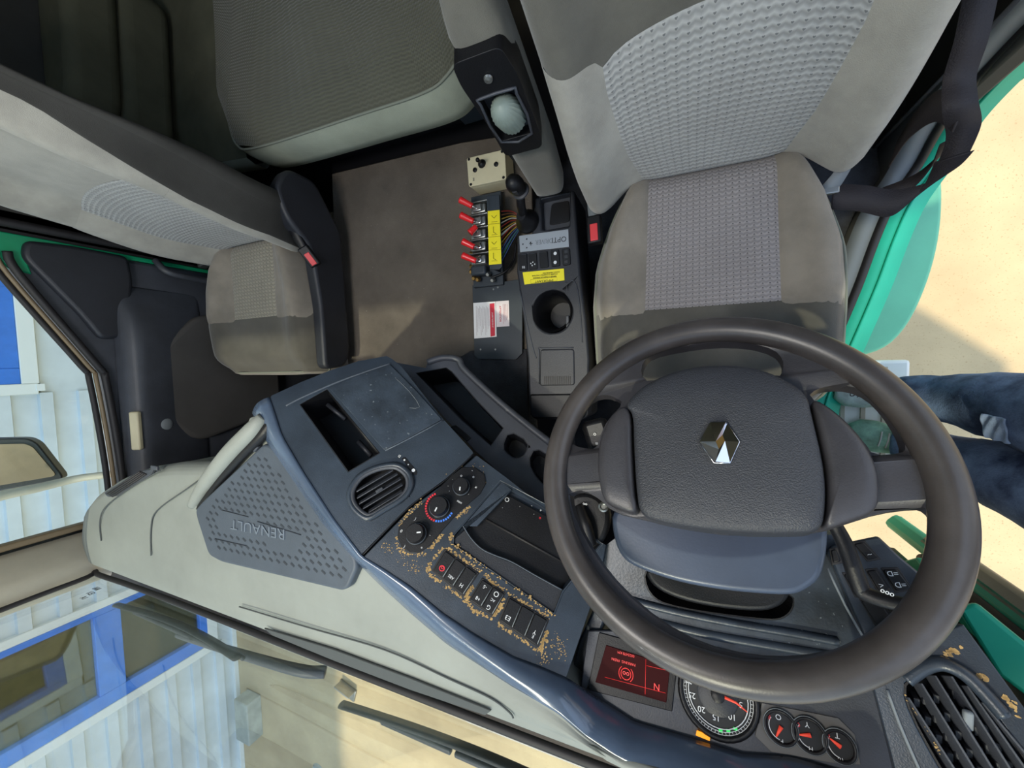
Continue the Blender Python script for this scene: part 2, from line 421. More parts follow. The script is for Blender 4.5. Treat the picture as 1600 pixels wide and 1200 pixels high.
# facade of the hall beside the truck: ribbed cladding, ribs run level, one window strip per bay
XB = -5.0
def facade():
    wall = []
    openings = [(-3.15, -2.20), (-0.10, 1.55)]
    # cladding as one folded sheet between openings: profile in (x, z)
    zs = []; z = -2.8; pitch = 0.232
    prof = [(0.0, -2.8)]
    zz = -2.80 + 0.16
    while zz < 3.6:
        prof += [(0.0, zz), (0.034, zz + 0.012), (0.034, zz + 0.062), (-0.022, zz + 0.072), (-0.022, zz + 0.084), (0.0, zz + 0.09)]
        zz += pitch
    prof.append((0.0, 3.8))
    spans = [(-12.0, -3.19), (-2.13, -0.16), (1.6, 9.0)]
    vs = []; fs = []
    for (a, b) in spans:
        s = len(vs)
        for (dx, zq) in prof: vs += [V((XB + dx, a, zq)), V((XB + dx, b, zq))]
        for i in range(len(prof) - 1): fs.append((s + 2 * i, s + 2 * i + 1, s + 2 * i + 3, s + 2 * i + 2))
    s = len(vs)      # cladding below and above the openings
    for (a, b, lo, hi) in [(-3.19, -2.13, -2.8, -2.52), (-3.19, -2.13, 1.0, 3.8), (-0.16, 1.6, -2.8, -1.42), (-0.16, 1.6, 1.0, 3.8)]:
        s = len(vs); vs += [V((XB, a, lo)), V((XB, b, lo)), V((XB, b, hi)), V((XB, a, hi))]; fs.append((s, s + 1, s + 2, s + 3))
    o = mesh('wall_outside', vs, fs, M['clad'], smooth=False)
    so = o.modifiers.new('solid', 'SOLIDIFY'); so.thickness = 0.02; so.offset = 1
    struct(o)
    struct(box('wall_outside_back', (XB - 2.6, -1.5, 0.5), (0.1, 21, 6.6), M['room'], bw=0))  # yellow puts the panes' reflection of the sunny yard into the wall colour
    struct(box('ceiling_outside', (XB - 1.5, -1.5, 5.3), (3.2, 21, 3.0), M['clad'], bw=0))
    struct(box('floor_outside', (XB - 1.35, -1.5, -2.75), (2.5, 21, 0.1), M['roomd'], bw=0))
    struct(box('ceiling_shade_slab', (XB + 0.55, -1.5, 4.3), (1.5, 21, 0.12), M['clad'], bw=0.01))  # unseen slab added above the wall to shade the yard below
    t = struct(box('trim_1', (XB + 0.03, -4.0, -2.775), (0.05, 16, 0.05), M['white'], bw=0.004))
facade()
def yard_window(idx, y0, y1, z0, z1, rails, mulls, fr=0.13):
    root = bpy.data.objects.new('window_%d' % idx, None); COL.objects.link(root); root.location = (XB, y0, z0); root['kind'] = 'structure'
    x = XB + 0.02
    def bar(nm, ya, yb, za_, zb, m, dx=0.0, t=0.07): return box(nm, (x + dx, (ya + yb) / 2, (za_ + zb) / 2), (t, yb - ya, zb - za_), m, root, bw=0.006)
    bar('casing', y0 - 0.09, y0, z0 - 0.09, z1 + 0.05, M['white'], -0.005, 0.09); bar('casing', y1, y1 + 0.075, z0 - 0.09, z1 + 0.05, M['white'], -0.005, 0.09)
    bar('casing', y0, y1, z0 - 0.1, z0, M['white'], -0.003, 0.08)
    bar('frame', y0, y0 + fr, z0, z1, M['bluef']); bar('frame', y1 - fr * 0.45, y1, z0, z1, M['bluef'])
    for (za_, zb) in rails: bar('rail', y0 + fr, y1 - fr * 0.45, za_, zb, M['bluef'])
    for (ya, yb) in mulls: bar('mullion', ya, yb, z0, z1, M['bluef'], 0.002)
    box('pane', (x - 0.02, (y0 + y1) / 2, (z0 + z1) / 2), (0.006, y1 - y0 - 0.04, z1 - z0 - 0.04), M['pane'], root, bw=0)
yard_window(1, -3.15, -2.20, -2.50, 0.9, [(-2.50, -2.43), (-1.79, -1.60), (-0.6, -0.5), (0.8, 0.9)], [])
yard_window(2, -0.08, 1.5, -1.31, 0.9, [(-1.31, -1.20), (0.8, 0.9)], [(0.70, 0.82)])
# things seen through the panes and on the yard
tag(box('notice_card', (XB + 0.06, -0.115, -1.41), (0.01, 0.06, 0.05), M['white'], bw=0.002), 'small white card with a red stamp, stuck beside the blue window', 'card')
tag(box('concrete_block', (-4.68, -4.12, -2.72), (0.24, 0.5, 0.17), M['concrete'], bw=0.012), 'grey concrete kerb block lying against the foot of the ribbed wall', 'block')
br = thing('metal_bracket', 'small pale bent bracket lying on the yard in front of the truck', 'bracket', (-3.13, -3.32, -2.8))
box('foot', (-3.14, -3.34, -2.79), (0.22, 0.13, 0.02), M['steel'], br, ax=(V((1, -0.3, 0)), V((0.3, 1, 0)), V((0, 0, 1))))
box('upright', (-3.12, -3.28, -2.74), (0.20, 0.015, 0.1), M['steel'], br, ax=(V((1, -0.3, 0)), V((0.3, 1, 0)), V((0, 0, 1))))
lathe('pebble', (-3.65, -4.45, -2.8), (0, 0, 1), [(0.09, 0), (0.075, 0.02), (0.03, 0.028), (0.0, 0.03)], M['concrete'], None, 9)
tag(bpy.data.objects['pebble'], 'flat pale stone on the shaded yard in front of the windscreen', 'stone')

# ================================================================== CAB SHELL
# floor

# ceiling with an unseen glass hatch added for skylight: front strip, rear, two sides
def ceiling():
    x0, x1, y0, y1 = XL - 0.02, XR + 0.02, -0.70, YR + 0.05
    hx0, hx1, hy0, hy1 = -1.0, -0.2, 0.25, 0.95
    z = CEIL
    outer = [V((x0, y0, z)), V((x1, y0, z)), V((x1, y1, z)), V((x0, y1, z))]
    hole = [V((hx0, hy0, z)), V((hx1, hy0, z)), V((hx1, hy1, z)), V((hx0, hy1, z))]
    o = plate('ceiling', [p + V((0, 0, 0.05)) for p in outer], (0, 0, 1), 0.05, M['lining'], holes=[[p + V((0, 0, 0.05)) for p in hole]], bw=0)
    struct(o)
    struct(plate('window_3', [p + V((0, 0, 0.045)) for p in hole], (0, 0, 1), 0.006, M['side'], bw=0))
ceiling()
struct(box('wall_rear', ((XL + XR) / 2, YR + 0.03, -0.35), (XR - XL + 0.04, 0.06, 2.35), M['bunk_d'], bw=0))
# front bulkhead under the screen and header above it
struct(box('wall_front', ((XL + XR) / 2, -0.64, -1.08), (XR - XL + 0.06, 0.05, 0.98), M['black'], bw=0.004))
struct(box('trim_2', ((XL + XR) / 2, -0.66, 0.76), (XR - XL + 0.06, 0.08, 0.14), M['trimg'], bw=0.02))
# passenger side: painted door aperture, rear quarter panel
PX = Plane((XL, 0, 0), (1, 0, 0))
struct(box('wall_left', (XL - 0.03, 0.90, -0.35), (0.05, 1.0, 2.35), M['bink2'], bw=0.01))
struct(plate('trim_3', [V((XL - 0.005, 0.39, -1.5)), V((XL - 0.005, 0.47, -1.5)), V((XL - 0.005, 0.47, 0.8)), V((XL - 0.005, 0.39, 0.8))], (1, 0, 0), 0.05, M['seal'], bw=0.008))
tube('seal_strip', [V((XL + 0.012, 0.435, -1.4)), V((XL + 0.012, 0.43, -0.9)), V((XL + 0.012, 0.425, -0.4)), V((XL + 0.012, 0.42, 0.75))], 0.013, M['seal'])
struct(bpy.data.objects['seal_strip']); bpy.data.objects['seal_strip'].name = 'trim_4'
# rear pillar cover with a soft edge, behind the passenger backrest
qq = [V((XL + 0.035, y, z)) for y, z in [(0.45, -1.2), (1.38, -1.2), (1.38, 0.8), (0.60, 0.8), (0.52, 0.0), (0.47, -0.5)]]
struct(plate('trim_5', qq, (1, 0, 0), 0.04, M['bink2'], bw=0.012))
# driver side rear quarter (dark, behind the belt)
struct(box('wall_right', (XR + 0.02, 1.00, -0.40), (0.05, 0.84, 2.35), M['bink2'], bw=0.01))

# windscreen pillars and glass
def pillar(nm, P0, P1, r0, m):
    o = tube(nm, [P0, lerp(P0, P1, .5) + V((0, 0, 0)), P1], [r0, r0 * 0.95, r0], m, n=6, seg=16); struct(o); return o
lp = [V((XL - 0.03, -0.62, -0.60)), V((XL + 0.06, -0.645, -0.60)), V((XL + 0.05, -0.645, 0.5)), V((XL - 0.03, -0.60, 0.5))]
o = mesh('trim_6', [V((XL - 0.05, -0.50, -0.62)), V((XL + 0.015, -0.515, -0.62)), V((XL + 0.075, -0.58, -0.62)), V((XL + 0.075, -0.655, -0.62)), V((XL - 0.05, -0.66, -0.62)),
                    V((XL - 0.05, -0.50, 0.80)), V((XL + 0.015, -0.515, 0.80)), V((XL + 0.075, -0.58, 0.80)), V((XL + 0.075, -0.655, 0.80)), V((XL - 0.05, -0.66, 0.80))],
     [(0, 1, 6, 5), (1, 2, 7, 6), (2, 3, 8, 7), (3, 4, 9, 8), (4, 0, 5, 9), (4, 3, 2, 1, 0), (5, 6, 7, 8, 9)], M['trimg'], smooth=True)
bevel(o, 0.02, 3); struct(o)
o = plate('trim_7', [V((XR + 0.05, -0.60, -0.62)), V((XR - 0.04, -0.60, -0.62)), V((XR - 0.04, -0.60, 0.8)), V((XR + 0.05, -0.60, 0.8))], (0, 1, 0), 0.07, M['trimg'], bw=0.015); struct(o)
wx0, wx1, wz0, wz1 = XL + 0.02, XR - 0.02, -0.56, 0.71
ws = [V((wx0, YW - 0.03, wz0)), V((wx1, YW - 0.03, wz0)), V((wx1, YW - 0.06, wz1)), V((wx0, YW - 0.06, wz1))]
o = plate('window_4', ws, (0, 1, 0), 0.006, M['wind'], bw=0); struct(o)
# black screen gasket along the foot and up the passenger pillar
o = tube('trim_8', [V((XR - 0.02, YW - 0.018, -0.555)), V((-0.6, YW - 0.018, -0.555)), V((XL + 0.16, YW - 0.018, -0.548)), V((XL + 0.095, YW - 0.02, -0.50)), V((XL + 0.085, YW - 0.035, 0.0)), V((XL + 0.085, YW - 0.05, 0.75))], 0.007, M['seal'], n=8, seg=10); struct(o)
# outer scuttle below the glass
struct(box('trim_9', ((XL + XR) / 2, -0.72, -0.83), (XR - XL + 0.2, 0.10, 0.30), M['seal'], bw=0.02))
# inspection marks etched in the corner of the screen
for k in range(3):
    o = text('window_etching', ('I6I6', 'E51', '1A')[k], V((-1.555 + 0.015 * k, YW - 0.028, -0.515 + 0.018 * k)), (-1, 0, 0.0), (0, 0, -1), 0.018, M['inkd'])
    struct(o)

# wipers
def wiper(label, xa_, xb, rev):
    t = thing('wiper', label, 'wiper', ((xa_ + xb) / 2, -0.66, -0.56), 'windscreen wipers')
    yb = -0.672
    P = [V((lerp(xa_, xb, s), yb - 0.004, -0.535 - 0.018 * math.sin(s * 3.14))) for s in (0, .25, .5, .75, 1)]
    tube('blade', P, 0.006, M['black'], t, flat=1.8)
    tube('spine', [p + V((0, -0.012, -0.014)) for p in P], 0.005, M['dark'], t)
    A = [V((lerp(xa_, xb, .5), yb - 0.03, -0.55)), V((lerp(xa_, xb, .78), yb - 0.045, -0.575)), V((xb + 0.10 * rev, yb - 0.06, -0.61)), V((xb + 0.16 * rev, yb - 0.07, -0.64))]
    tube('arm', A, [0.008, 0.010, 0.013, 0.014], M['char'], t)
    for s in (.25, .5, .75):
        c = V((lerp(xa_, xb, s), yb - 0.02, -0.55)); box('yoke', c, (0.16, 0.010, 0.010), M['dark'], t, 0.003)
wiper('black wiper resting on the passenger half of the windscreen', -1.50, -0.95, 1)
wiper('black wiper resting on the driver half of the windscreen', -0.62, 0.05, 1)

# ================================================================== PASSENGER DOOR
PD = PX
door = bpy.data.objects.new('door_1', None); COL.objects.link(door); door.location = (XL, 0, -1.2); door['kind'] = 'structure'
sill = [(-0.545, -0.66), (-0.30, -0.655), (-0.02, -0.635), (0.02, -0.62), (0.28, -0.475), (0.345, -0.455)]
outer = [V((XL, y, z)) for y, z in sill + [(0.372, -0.46), (0.392, -0.9), (0.392, -1.62), (-0.545, -1.62)]]
plate('door_panel', outer, (1, 0, 0), 0.06, M['char'], door, bw=0.012)
# painted edge above the trim at the rear corner
plate('painted_edge', [V((XL + 0.004, y, z)) for y, z in [(0.30, -0.455), (0.345, -0.43), (0.40, -0.42), (0.402, -1.30), (0.389, -1.30), (0.386, -0.75), (0.372, -0.54), (0.350, -0.505), (0.315, -0.495), (0.29, -0.50)]], (1, 0, 0), 0.02, M['green'], door, bw=0.004)
# waist seal strips of the window
for k, (off, mm, rr) in enumerate([(0.0, 'seal', 0.010), (0.020, 'sealh', 0.006), (0.034, 'seal', 0.008)]):
    tube('window_seal', [V((XL + 0.012 - 0.006 * k, y, z + off)) for y, z in sill], rr, M[mm], door, n=5, seg=10)
# raised upper pad of the trim
P1 = [PX(*q) for q in [(34, 376), (110, 385), (196, 402), (204, 440), (196, 520), (176, 530), (152, 530), (120, 492), (30, 402)]]
plate('upper_pad', [p + V((0.022, 0, 0)) for p in rounded(P1, 0.02)], (1, 0, 0), 0.03, M['dark'], door, bw=0.012, seg=4)
# arm rest ledge running along the door
L0 = [V((XL, y, z)) for y, z in [(0.34, -0.73), (0.20, -0.735), (0.0, -0.735), (-0.20, -0.74), (-0.50, -0.745)]]
def ledge(s, t):
    # s along, t around
    p = [V((XL, lerp(0.30, -0.52, s), 0))][0]
    prof = [(0.0, -0.665), (0.035, -0.675), (0.060, -0.695), (0.066, -0.72), (0.056, -0.78), (0.03, -0.87), (0.005, -0.93)]
    f = t * (len(prof) - 1); i = min(int(f), len(prof) - 2); g_ = f - i
    a, b = prof[i], prof[i + 1]; k = sm(min(s * 6, 1))
    return V((XL + lerp(a[0], b[0], g_) * k, p.y, lerp(a[1], b[1], g_)))
sub(gridsurf('armrest', ledge, 12, 12, M['char'], door, th=0.006), 1)
box('window_switch', (XL + 0.058, -0.20, -0.684), (0.03, 0.13, 0.018), M['cream'], door, 0.005, ax=(V((1, 0, -0.45)), V((0, 1, 0)), V((0.45, 0, 1))))
box('lock_plate', (XL + 0.050, -0.415, -0.675), (0.034, 0.11, 0.016), M['cream'], door, 0.004, ax=(V((1, 0, -0.45)), V((0, 1, 0)), V((0.45, 0, 1))))
lathe('lock_button', (XL + 0.056, -0.40, -0.66), (0.4, 0, 1), [(0.009, 0), (0.009, 0.012), (0.004, 0.016)], M['chrome'], door, 12)
tube('pull_handle', [PX(238, 408) + V((0.02, 0, 0)), PX(250, 428) + V((0.055, 0, 0)), PX(290, 438) + V((0.06, 0, 0)), PX(325, 442) + V((0.055, 0, 0)), PX(345, 430) + V((0.02, 0, 0))], 0.011, M['char'], door)
pk = [PX(*q) for q in [(240, 545), (300, 492), (420, 500), (430, 640), (300, 690), (250, 655), (236, 600)]]
plate('pocket', [p + V((0.05, 0, 0)) for p in rounded(pk, 0.05, 6)], (1, 0, 0), 0.05, mat('pocket_cloth', (68, 66, 64), 0.95, var=0.05), door, bw=0.015, seg=4)
lathe('pocket_speaker_knob', PX(245, 662) + V((0.05, 0, 0)), (1, 0, 0), [(0.022, 0), (0.022, 0.006), (0.014, 0.012), (0, 0.012)], M['beltgrey'], door, 20)
gp = [V((XL - 0.012, y, z)) for y, z in [(-0.52, -0.64), (0.0, -0.62), (0.28, -0.46), (0.35, -0.44), (0.36, 0.72), (-0.52, 0.72)]]
plate('side_pane', gp, (1, 0, 0), 0.005, M['side'], door, bw=0)
# front post of the door: black, painted strip, black
for (y0, y1, dx, mm) in [(-0.565, -0.537, 0.0, 'bink2'), (-0.535, -0.49, -0.012, 'seal'), (-0.497, -0.478, 0.004, 'sealh')]:
    plate('front_post', [V((XL + dx, y0, -0.66)), V((XL + dx, y1, -0.66)), V((XL + dx, y1, 0.75)), V((XL + dx, y0, 0.75))], (1, 0, 0), 0.03, M[mm], door, bw=0.004)

# side mirror beyond the passenger glass
mt = thing('side_mirror', 'truck side mirror on a curved arm outside the passenger window', 'mirror', (-2.1, -0.3, -0.9))
MP = Plane((-2.12, -0.2, -0.5), (0.85, 0.05, 0.55))
mo = [MP(*q) for q in [(-60, 686), (42, 684), (58, 692), (97, 742), (98, 748), (60, 756), (-60, 778)]]
plate('shell', rounded(mo, 0.02, 5), MP.n, 0.05, M['lens'], mt, bw=0.02, seg=4)
mi = [MP(*q) for q in [(-58, 695), (40, 693), (52, 698), (90, 743), (55, 749), (-58, 768)]]
plate('mirror_face', [p + MP.n * 0.004 for p in rounded(mi, 0.015, 4)], MP.n, 0.006, M['mirror'], mt, bw=0.001)
tube('mirror_arm', [U(-60, 795, x=-2.05), U(0, 775, x=-2.03), U(60, 762, x=-2.0), U(120, 748, x=-1.96), U(165, 742, x=-1.88), U(200, 738, x=-1.80)], [0.017, 0.017, 0.015, 0.013, 0.012, 0.010], M['trimg'], mt)

# ================================================================== DRIVER SIDE OPENING
GX = 0.615
dp = [U(*q, z=-1.46) for q in [(1258, 760), (1262, 690), (1272, 625), (1300, 560), (1345, 455), (1375, 375), (1400, 320)]] + [U(*q, x=GX) for q in [(1440, 262), (1490, 180), (1600, 60), (1700, -30)]]
def sillstrip(nm, o0, o1, z0, z1, m, kind='structure'):
    """band that follows the foot of the door opening: from offset o0 to o1 outward, heights z0..z1 above the path"""
    Q = spline(dp, 8); vs = []; fs = []
    for i, p in enumerate(Q):
        vs += [p + V((o0, 0, z0)), p + V((o1, 0, z1))]
    for i in range(len(Q) - 1): fs.append((2 * i, 2 * i + 1, 2 * i + 3, 2 * i + 2))
    o = mesh(nm, vs, fs, m); s_ = o.modifiers.new('s', 'SOLIDIFY'); s_.thickness = 0.012; s_.offset = -1
    if kind: o['kind'] = kind
    return o
sillstrip('trim_10', -0.075, -0.025, 0.0, 0.012, M['beltgrey'])
o = tube('trim_11', [p + V((-0.015, 0, 0.012)) for p in dp], 0.011, M['seal']); struct(o)
sillstrip('trim_12', -0.005, 0.075, 0.0, -0.02, M['green2'])
sillstrip('trim_13', 0.075, 0.085, -0.02, -0.28, M['green2'])
o = tube('trim_14', [p + V((0.035, 0, -0.006)) for p in dp], 0.004, M['green2']); struct(o)
fo = [V((p.x - .078, p.y, FLOOR)) for p in spline(dp, 3) if p.y > -.58 and p.y < .52]
fo = [V((XL, -.62, FLOOR)), V((fo[0].x, -.62, FLOOR))] + fo + [V((XR + .01, .56, FLOOR)), V((XR + .01, 1.36, FLOOR)), V((XL + .02, 1.36, FLOOR))]
struct(plate('floor', fo, (0, 0, 1), .06, M['carpet'], bw=0))
# inner dark wall beneath the opening
Q = spline(dp, 8); vs = []; fs = []
for p in Q: vs += [p + V((-0.075, 0, 0.0)), V((p.x - 0.085, p.y, FLOOR - 0.25))]
for i in range(len(Q) - 1): fs.append((2 * i, 2 * i + 2, 2 * i + 3, 2 * i + 1))
o = mesh('wall_driver_sill', vs, fs, M['bink2']); o.modifiers.new('s', 'SOLIDIFY').thickness = 0.01; struct(o); o.name = 'trim_15'
# entry step with a green bulged panel, lower down outside
sp = [(1318, 560), (1380, 549), (1420, 510), (1450, 445), (1468, 380), (1474, 320), (1472, 262), (1440, 240), (1400, 300), (1350, 440)]
SPL = ZP(-1.86)
o = plate('trim_20', chaikin([tuple(SPL(*q)) for q in sp], 2), (0, 0, 1), 0.35, mat('pale_green_step', (104, 186, 150), 0.45, var=0.03), bw=0.03, seg=4); struct(o)
# body foot under the door where the person's feet rest
st2 = thing('foot_board', 'pale step board under the driver door that the person stands on', 'step', (0.6, -0.2, -1.55))
box('tread', (0.53, -0.22, -1.53), (0.20, 0.40, 0.04), M['white'], st2, 0.01)
for k in range(3): box('tread_rib', (0.47 + 0.05 * k, -0.22, -1.508), (0.012, 0.36, 0.006), M['trimg'], st2, 0.001)

# painted lower pillar, open door behind it at the front
DPL = Plane((XR, 0, 0), (1, 0, 0))
for (nm, L_, dx, mm, th) in [
    ('trim_16', [(1496, 950), (1524, 942), (1700, 1085), (1700, 1160), (1560, 1055)], 0.0, 'green2', 0.03),
    ('trim_17', [(1430, 870), (1500, 955), (1560, 1045), (1640, 1120), (1560, 1120), (1440, 960), (1395, 880)], -0.012, 'green2', 0.03)]:  # brighter green puts light into the colour of the shaded pillar
    pln = Plane((XR + .01, -.50, -.80), (-.45, .30, .84)) if nm == 'trim_16' else Plane((XR + dx, 0, 0), (-1, 0, 0))
    o = plate(nm, [pln(*q) for q in L_], pln.n, th, M[mm], bw=0.006); struct(o)
o = tube('trim_18', [U(1440, 872, x=XR + .02), U(1520, 935, x=XR + .02), U(1600, 1000, x=XR + .02), U(1700, 1080, x=XR + .02)], [0.012, 0.017, 0.017, 0.017], M['seal']); struct(o)
dd = bpy.data.objects.new('door_2', None); COL.objects.link(dd); dd.location = (0.66, -0.55, -1.3); dd['kind'] = 'structure'
# the open driver door stands out past a right angle from its front hinge
hd = V((0.75, -0.66, 0)).normalized(); nd = V((0.66, 0.75, 0)).normalized()
def DP(u, z, off=0): return V((0.66, -0.50, 0)) + hd * u + nd * off + V((0, 0, z))
plate('door_panel', [DP(0, -1.45), DP(1.0, -1.45), DP(1.0, -0.62), DP(0, -0.62)], nd, 0.06, M['trimg'], dd, bw=0.015)
plate('painted_edge', [DP(0, -1.62, -0.02), DP(1.04, -1.62, -0.02), DP(1.04, -0.66, -0.02), DP(0, -0.66, -0.02)], nd, 0.05, M['green2'], dd, bw=0.015)
tube('arm_rest', [DP(0.12, -0.95, 0.02), DP(0.22, -0.93, 0.06), DP(0.7, -0.93, 0.06), DP(0.85, -0.95, 0.02)], [0.03, 0.045, 0.045, 0.03], M['trimg'], dd)
tube('door_pull', [DP(0.15, -0.78, 0.01), DP(0.2, -0.77, 0.05), DP(0.4, -0.77, 0.05), DP(0.45, -0.78, 0.01)], 0.014, M['dark'], dd)

# ================================================================== ENGINE TUNNEL, BUNK
tn = struct(box('trim_19', ((-1.19 - 0.43) / 2, 0.30, (TUN + FLOOR) / 2 - 0.005), (0.76, 1.46, TUN - FLOOR - 0.01), M['black'], bw=0.02))
mo_ = [V((-1.185, -0.40, TUN)), V((-0.39, -0.40, TUN)), V((-0.39, 0.66, TUN)), V((-0.62, 0.685, TUN)), V((-1.165, 0.705, TUN))]
tag(plate('floor_mat', mo_, (0, 0, 1), 0.012, M['mat'], bw=0.003), 'large worn grey-brown rubber mat covering the engine tunnel between the seats', 'mat')
# dark carpet piece in front of the mat
CPL = ZP(TUN + 0.010)
cq = [CPL(*q) for q in [(668, 585), (715, 560), (735, 548), (823, 545), (826, 700), (860, 720), (780, 650)]]
tag(plate('carpet_piece', cq, (0, 0, 1), 0.010, M['carpet'], bw=0.003), 'dark grey fluffy carpet patch at the front of the tunnel beside the console', 'carpet')

bk = thing('bunk', 'rear bunk with pale olive side and ribbed grey-green cloth top', 'bed', (-0.9, 1.0, -1.3))
ZB = -0.80
def bunk_outline(off=0.0, y1=1.36):
    xs = [(-1.285 + off, 0.78), (-1.25 + off, 0.69 + off), (-1.15, 0.660 + off), (-0.75, 0.648 + off), (-0.56, 0.645 + off), (-0.49 - off * .6, 0.665 + off), (-0.44 - off, 0.72), (-0.42 - off, 0.80)]
    return xs
def bunk_top(s, t):
    O = bunk_outline(); f = s * (len(O) - 1); i = min(int(f), len(O) - 2); g_ = f - i
    x = lerp(O[i][0], O[i + 1][0], g_); y = lerp(O[i][1], O[i + 1][1], g_)
    X2 = lerp(-1.285, -0.42, s); y2 = 1.38
    xx = lerp(x, X2, sm(t * 1.2)); yy = lerp(y, y2, t)
    e = min(1, t * 7); rise = 0.03 * (1 - (1 - e) ** 2) - 0.004 * math.sin(xx * 26 + yy * 3) * e - 0.004 * math.sin(xx * 11 + yy * 9) * e
    return V((xx, yy, ZB + rise))
gridsurf('mattress_top', bunk_top, 56, 24, M['bunk'], bk, uvs=(0.78, 0.7))
pts = spline([V((x, y, ZB)) for x, y in bunk_outline()], 8)
tube('piping', pts, 0.0035, M['piping'], bk, smoothpath=False, seg=8)
vs = []; fs = []
for p in pts:
    c = V((-0.82, 1.0, 0)); d = V((p.x - c.x, p.y - c.y, 0)).normalized()
    vs += [p, p + d * 0.008 + V((0, 0, -0.03)), p + d * 0.010 + V((0, 0, -0.085)), p - d * 0.0 + V((0, 0, -0.125)), p - d * 0.04 + V((0, 0, -0.145))]
for i in range(len(pts) - 1):
    for j in range(4): a = i * 5 + j; fs.append((a, a + 5, a + 6, a + 1))
mesh('mattress_side', vs, fs, M['bunk_s'], bk)
box('bunk_base', (-0.82, 1.06, -1.20), (0.86, 0.62, 0.55), M['black'], bk, 0.01)
box('base_flap', (-0.50, 0.735, -1.0), (0.20, 0.012, 0.15), M['platem'], bk, 0.002)
# plainer left end of the bunk, and the folded curtain/pillow at the side wall
def left_top(s, t):
    x = lerp(-1.70, -1.26, s); y = lerp(0.72 - 0.05 * s, 1.38, t); e = min(1, t * 6) * min(1, (1 - s) * 8 + .55)
    return V((x, y, ZB - 0.035 + 0.035 * e + 0.003 * math.sin(x * 30)))
gridsurf('mattress_end_top', left_top, 24, 16, M['bunk_d'], bk, uvs=(0.5, 0.7))
vs = []; fs = []
for i in range(13):
    x = lerp(-1.70, -1.26, i / 12); y = 0.72 - 0.05 * i / 12
    for (dy, dz) in [(0, -0.035), (-0.008, -0.06), (-0.006, -0.10), (0.03, -0.125)]: vs.append(V((x, y + dy, ZB + dz)))
for i in range(12):
    for j in range(3): a = i * 4 + j; fs.append((a, a + 4, a + 5, a + 1))
mesh('mattress_end_side', vs, fs, M['bunk_s'], bk)
box('bunk_base_end', (-1.44, 1.06, -1.20), (0.5, 0.60, 0.5), M['black'], bk, 0.01)
pw = thing('folded_blanket', 'folded dark olive cloth bundle with rounded corner on the far end of the bunk', 'blanket', (-1.5, 0.9, -0.75))
for k, (z0, th, dx) in enumerate([(-0.79, 0.13, 0.0), (-0.66, 0.12, 0.0)]):
    qq = [V((-1.70, 0.70 + .03 * k, z0 + th)), V((-1.54 + dx, 0.72 + .03 * k, z0 + th)), V((-1.52 + dx, 1.2, z0 + th)), V((-1.70, 1.2, z0 + th))]
    o = plate('fold', rounded(qq, 0.08, 8), (0, 0, 1), th, M['bunk_d'], pw, bw=0.03, seg=5)

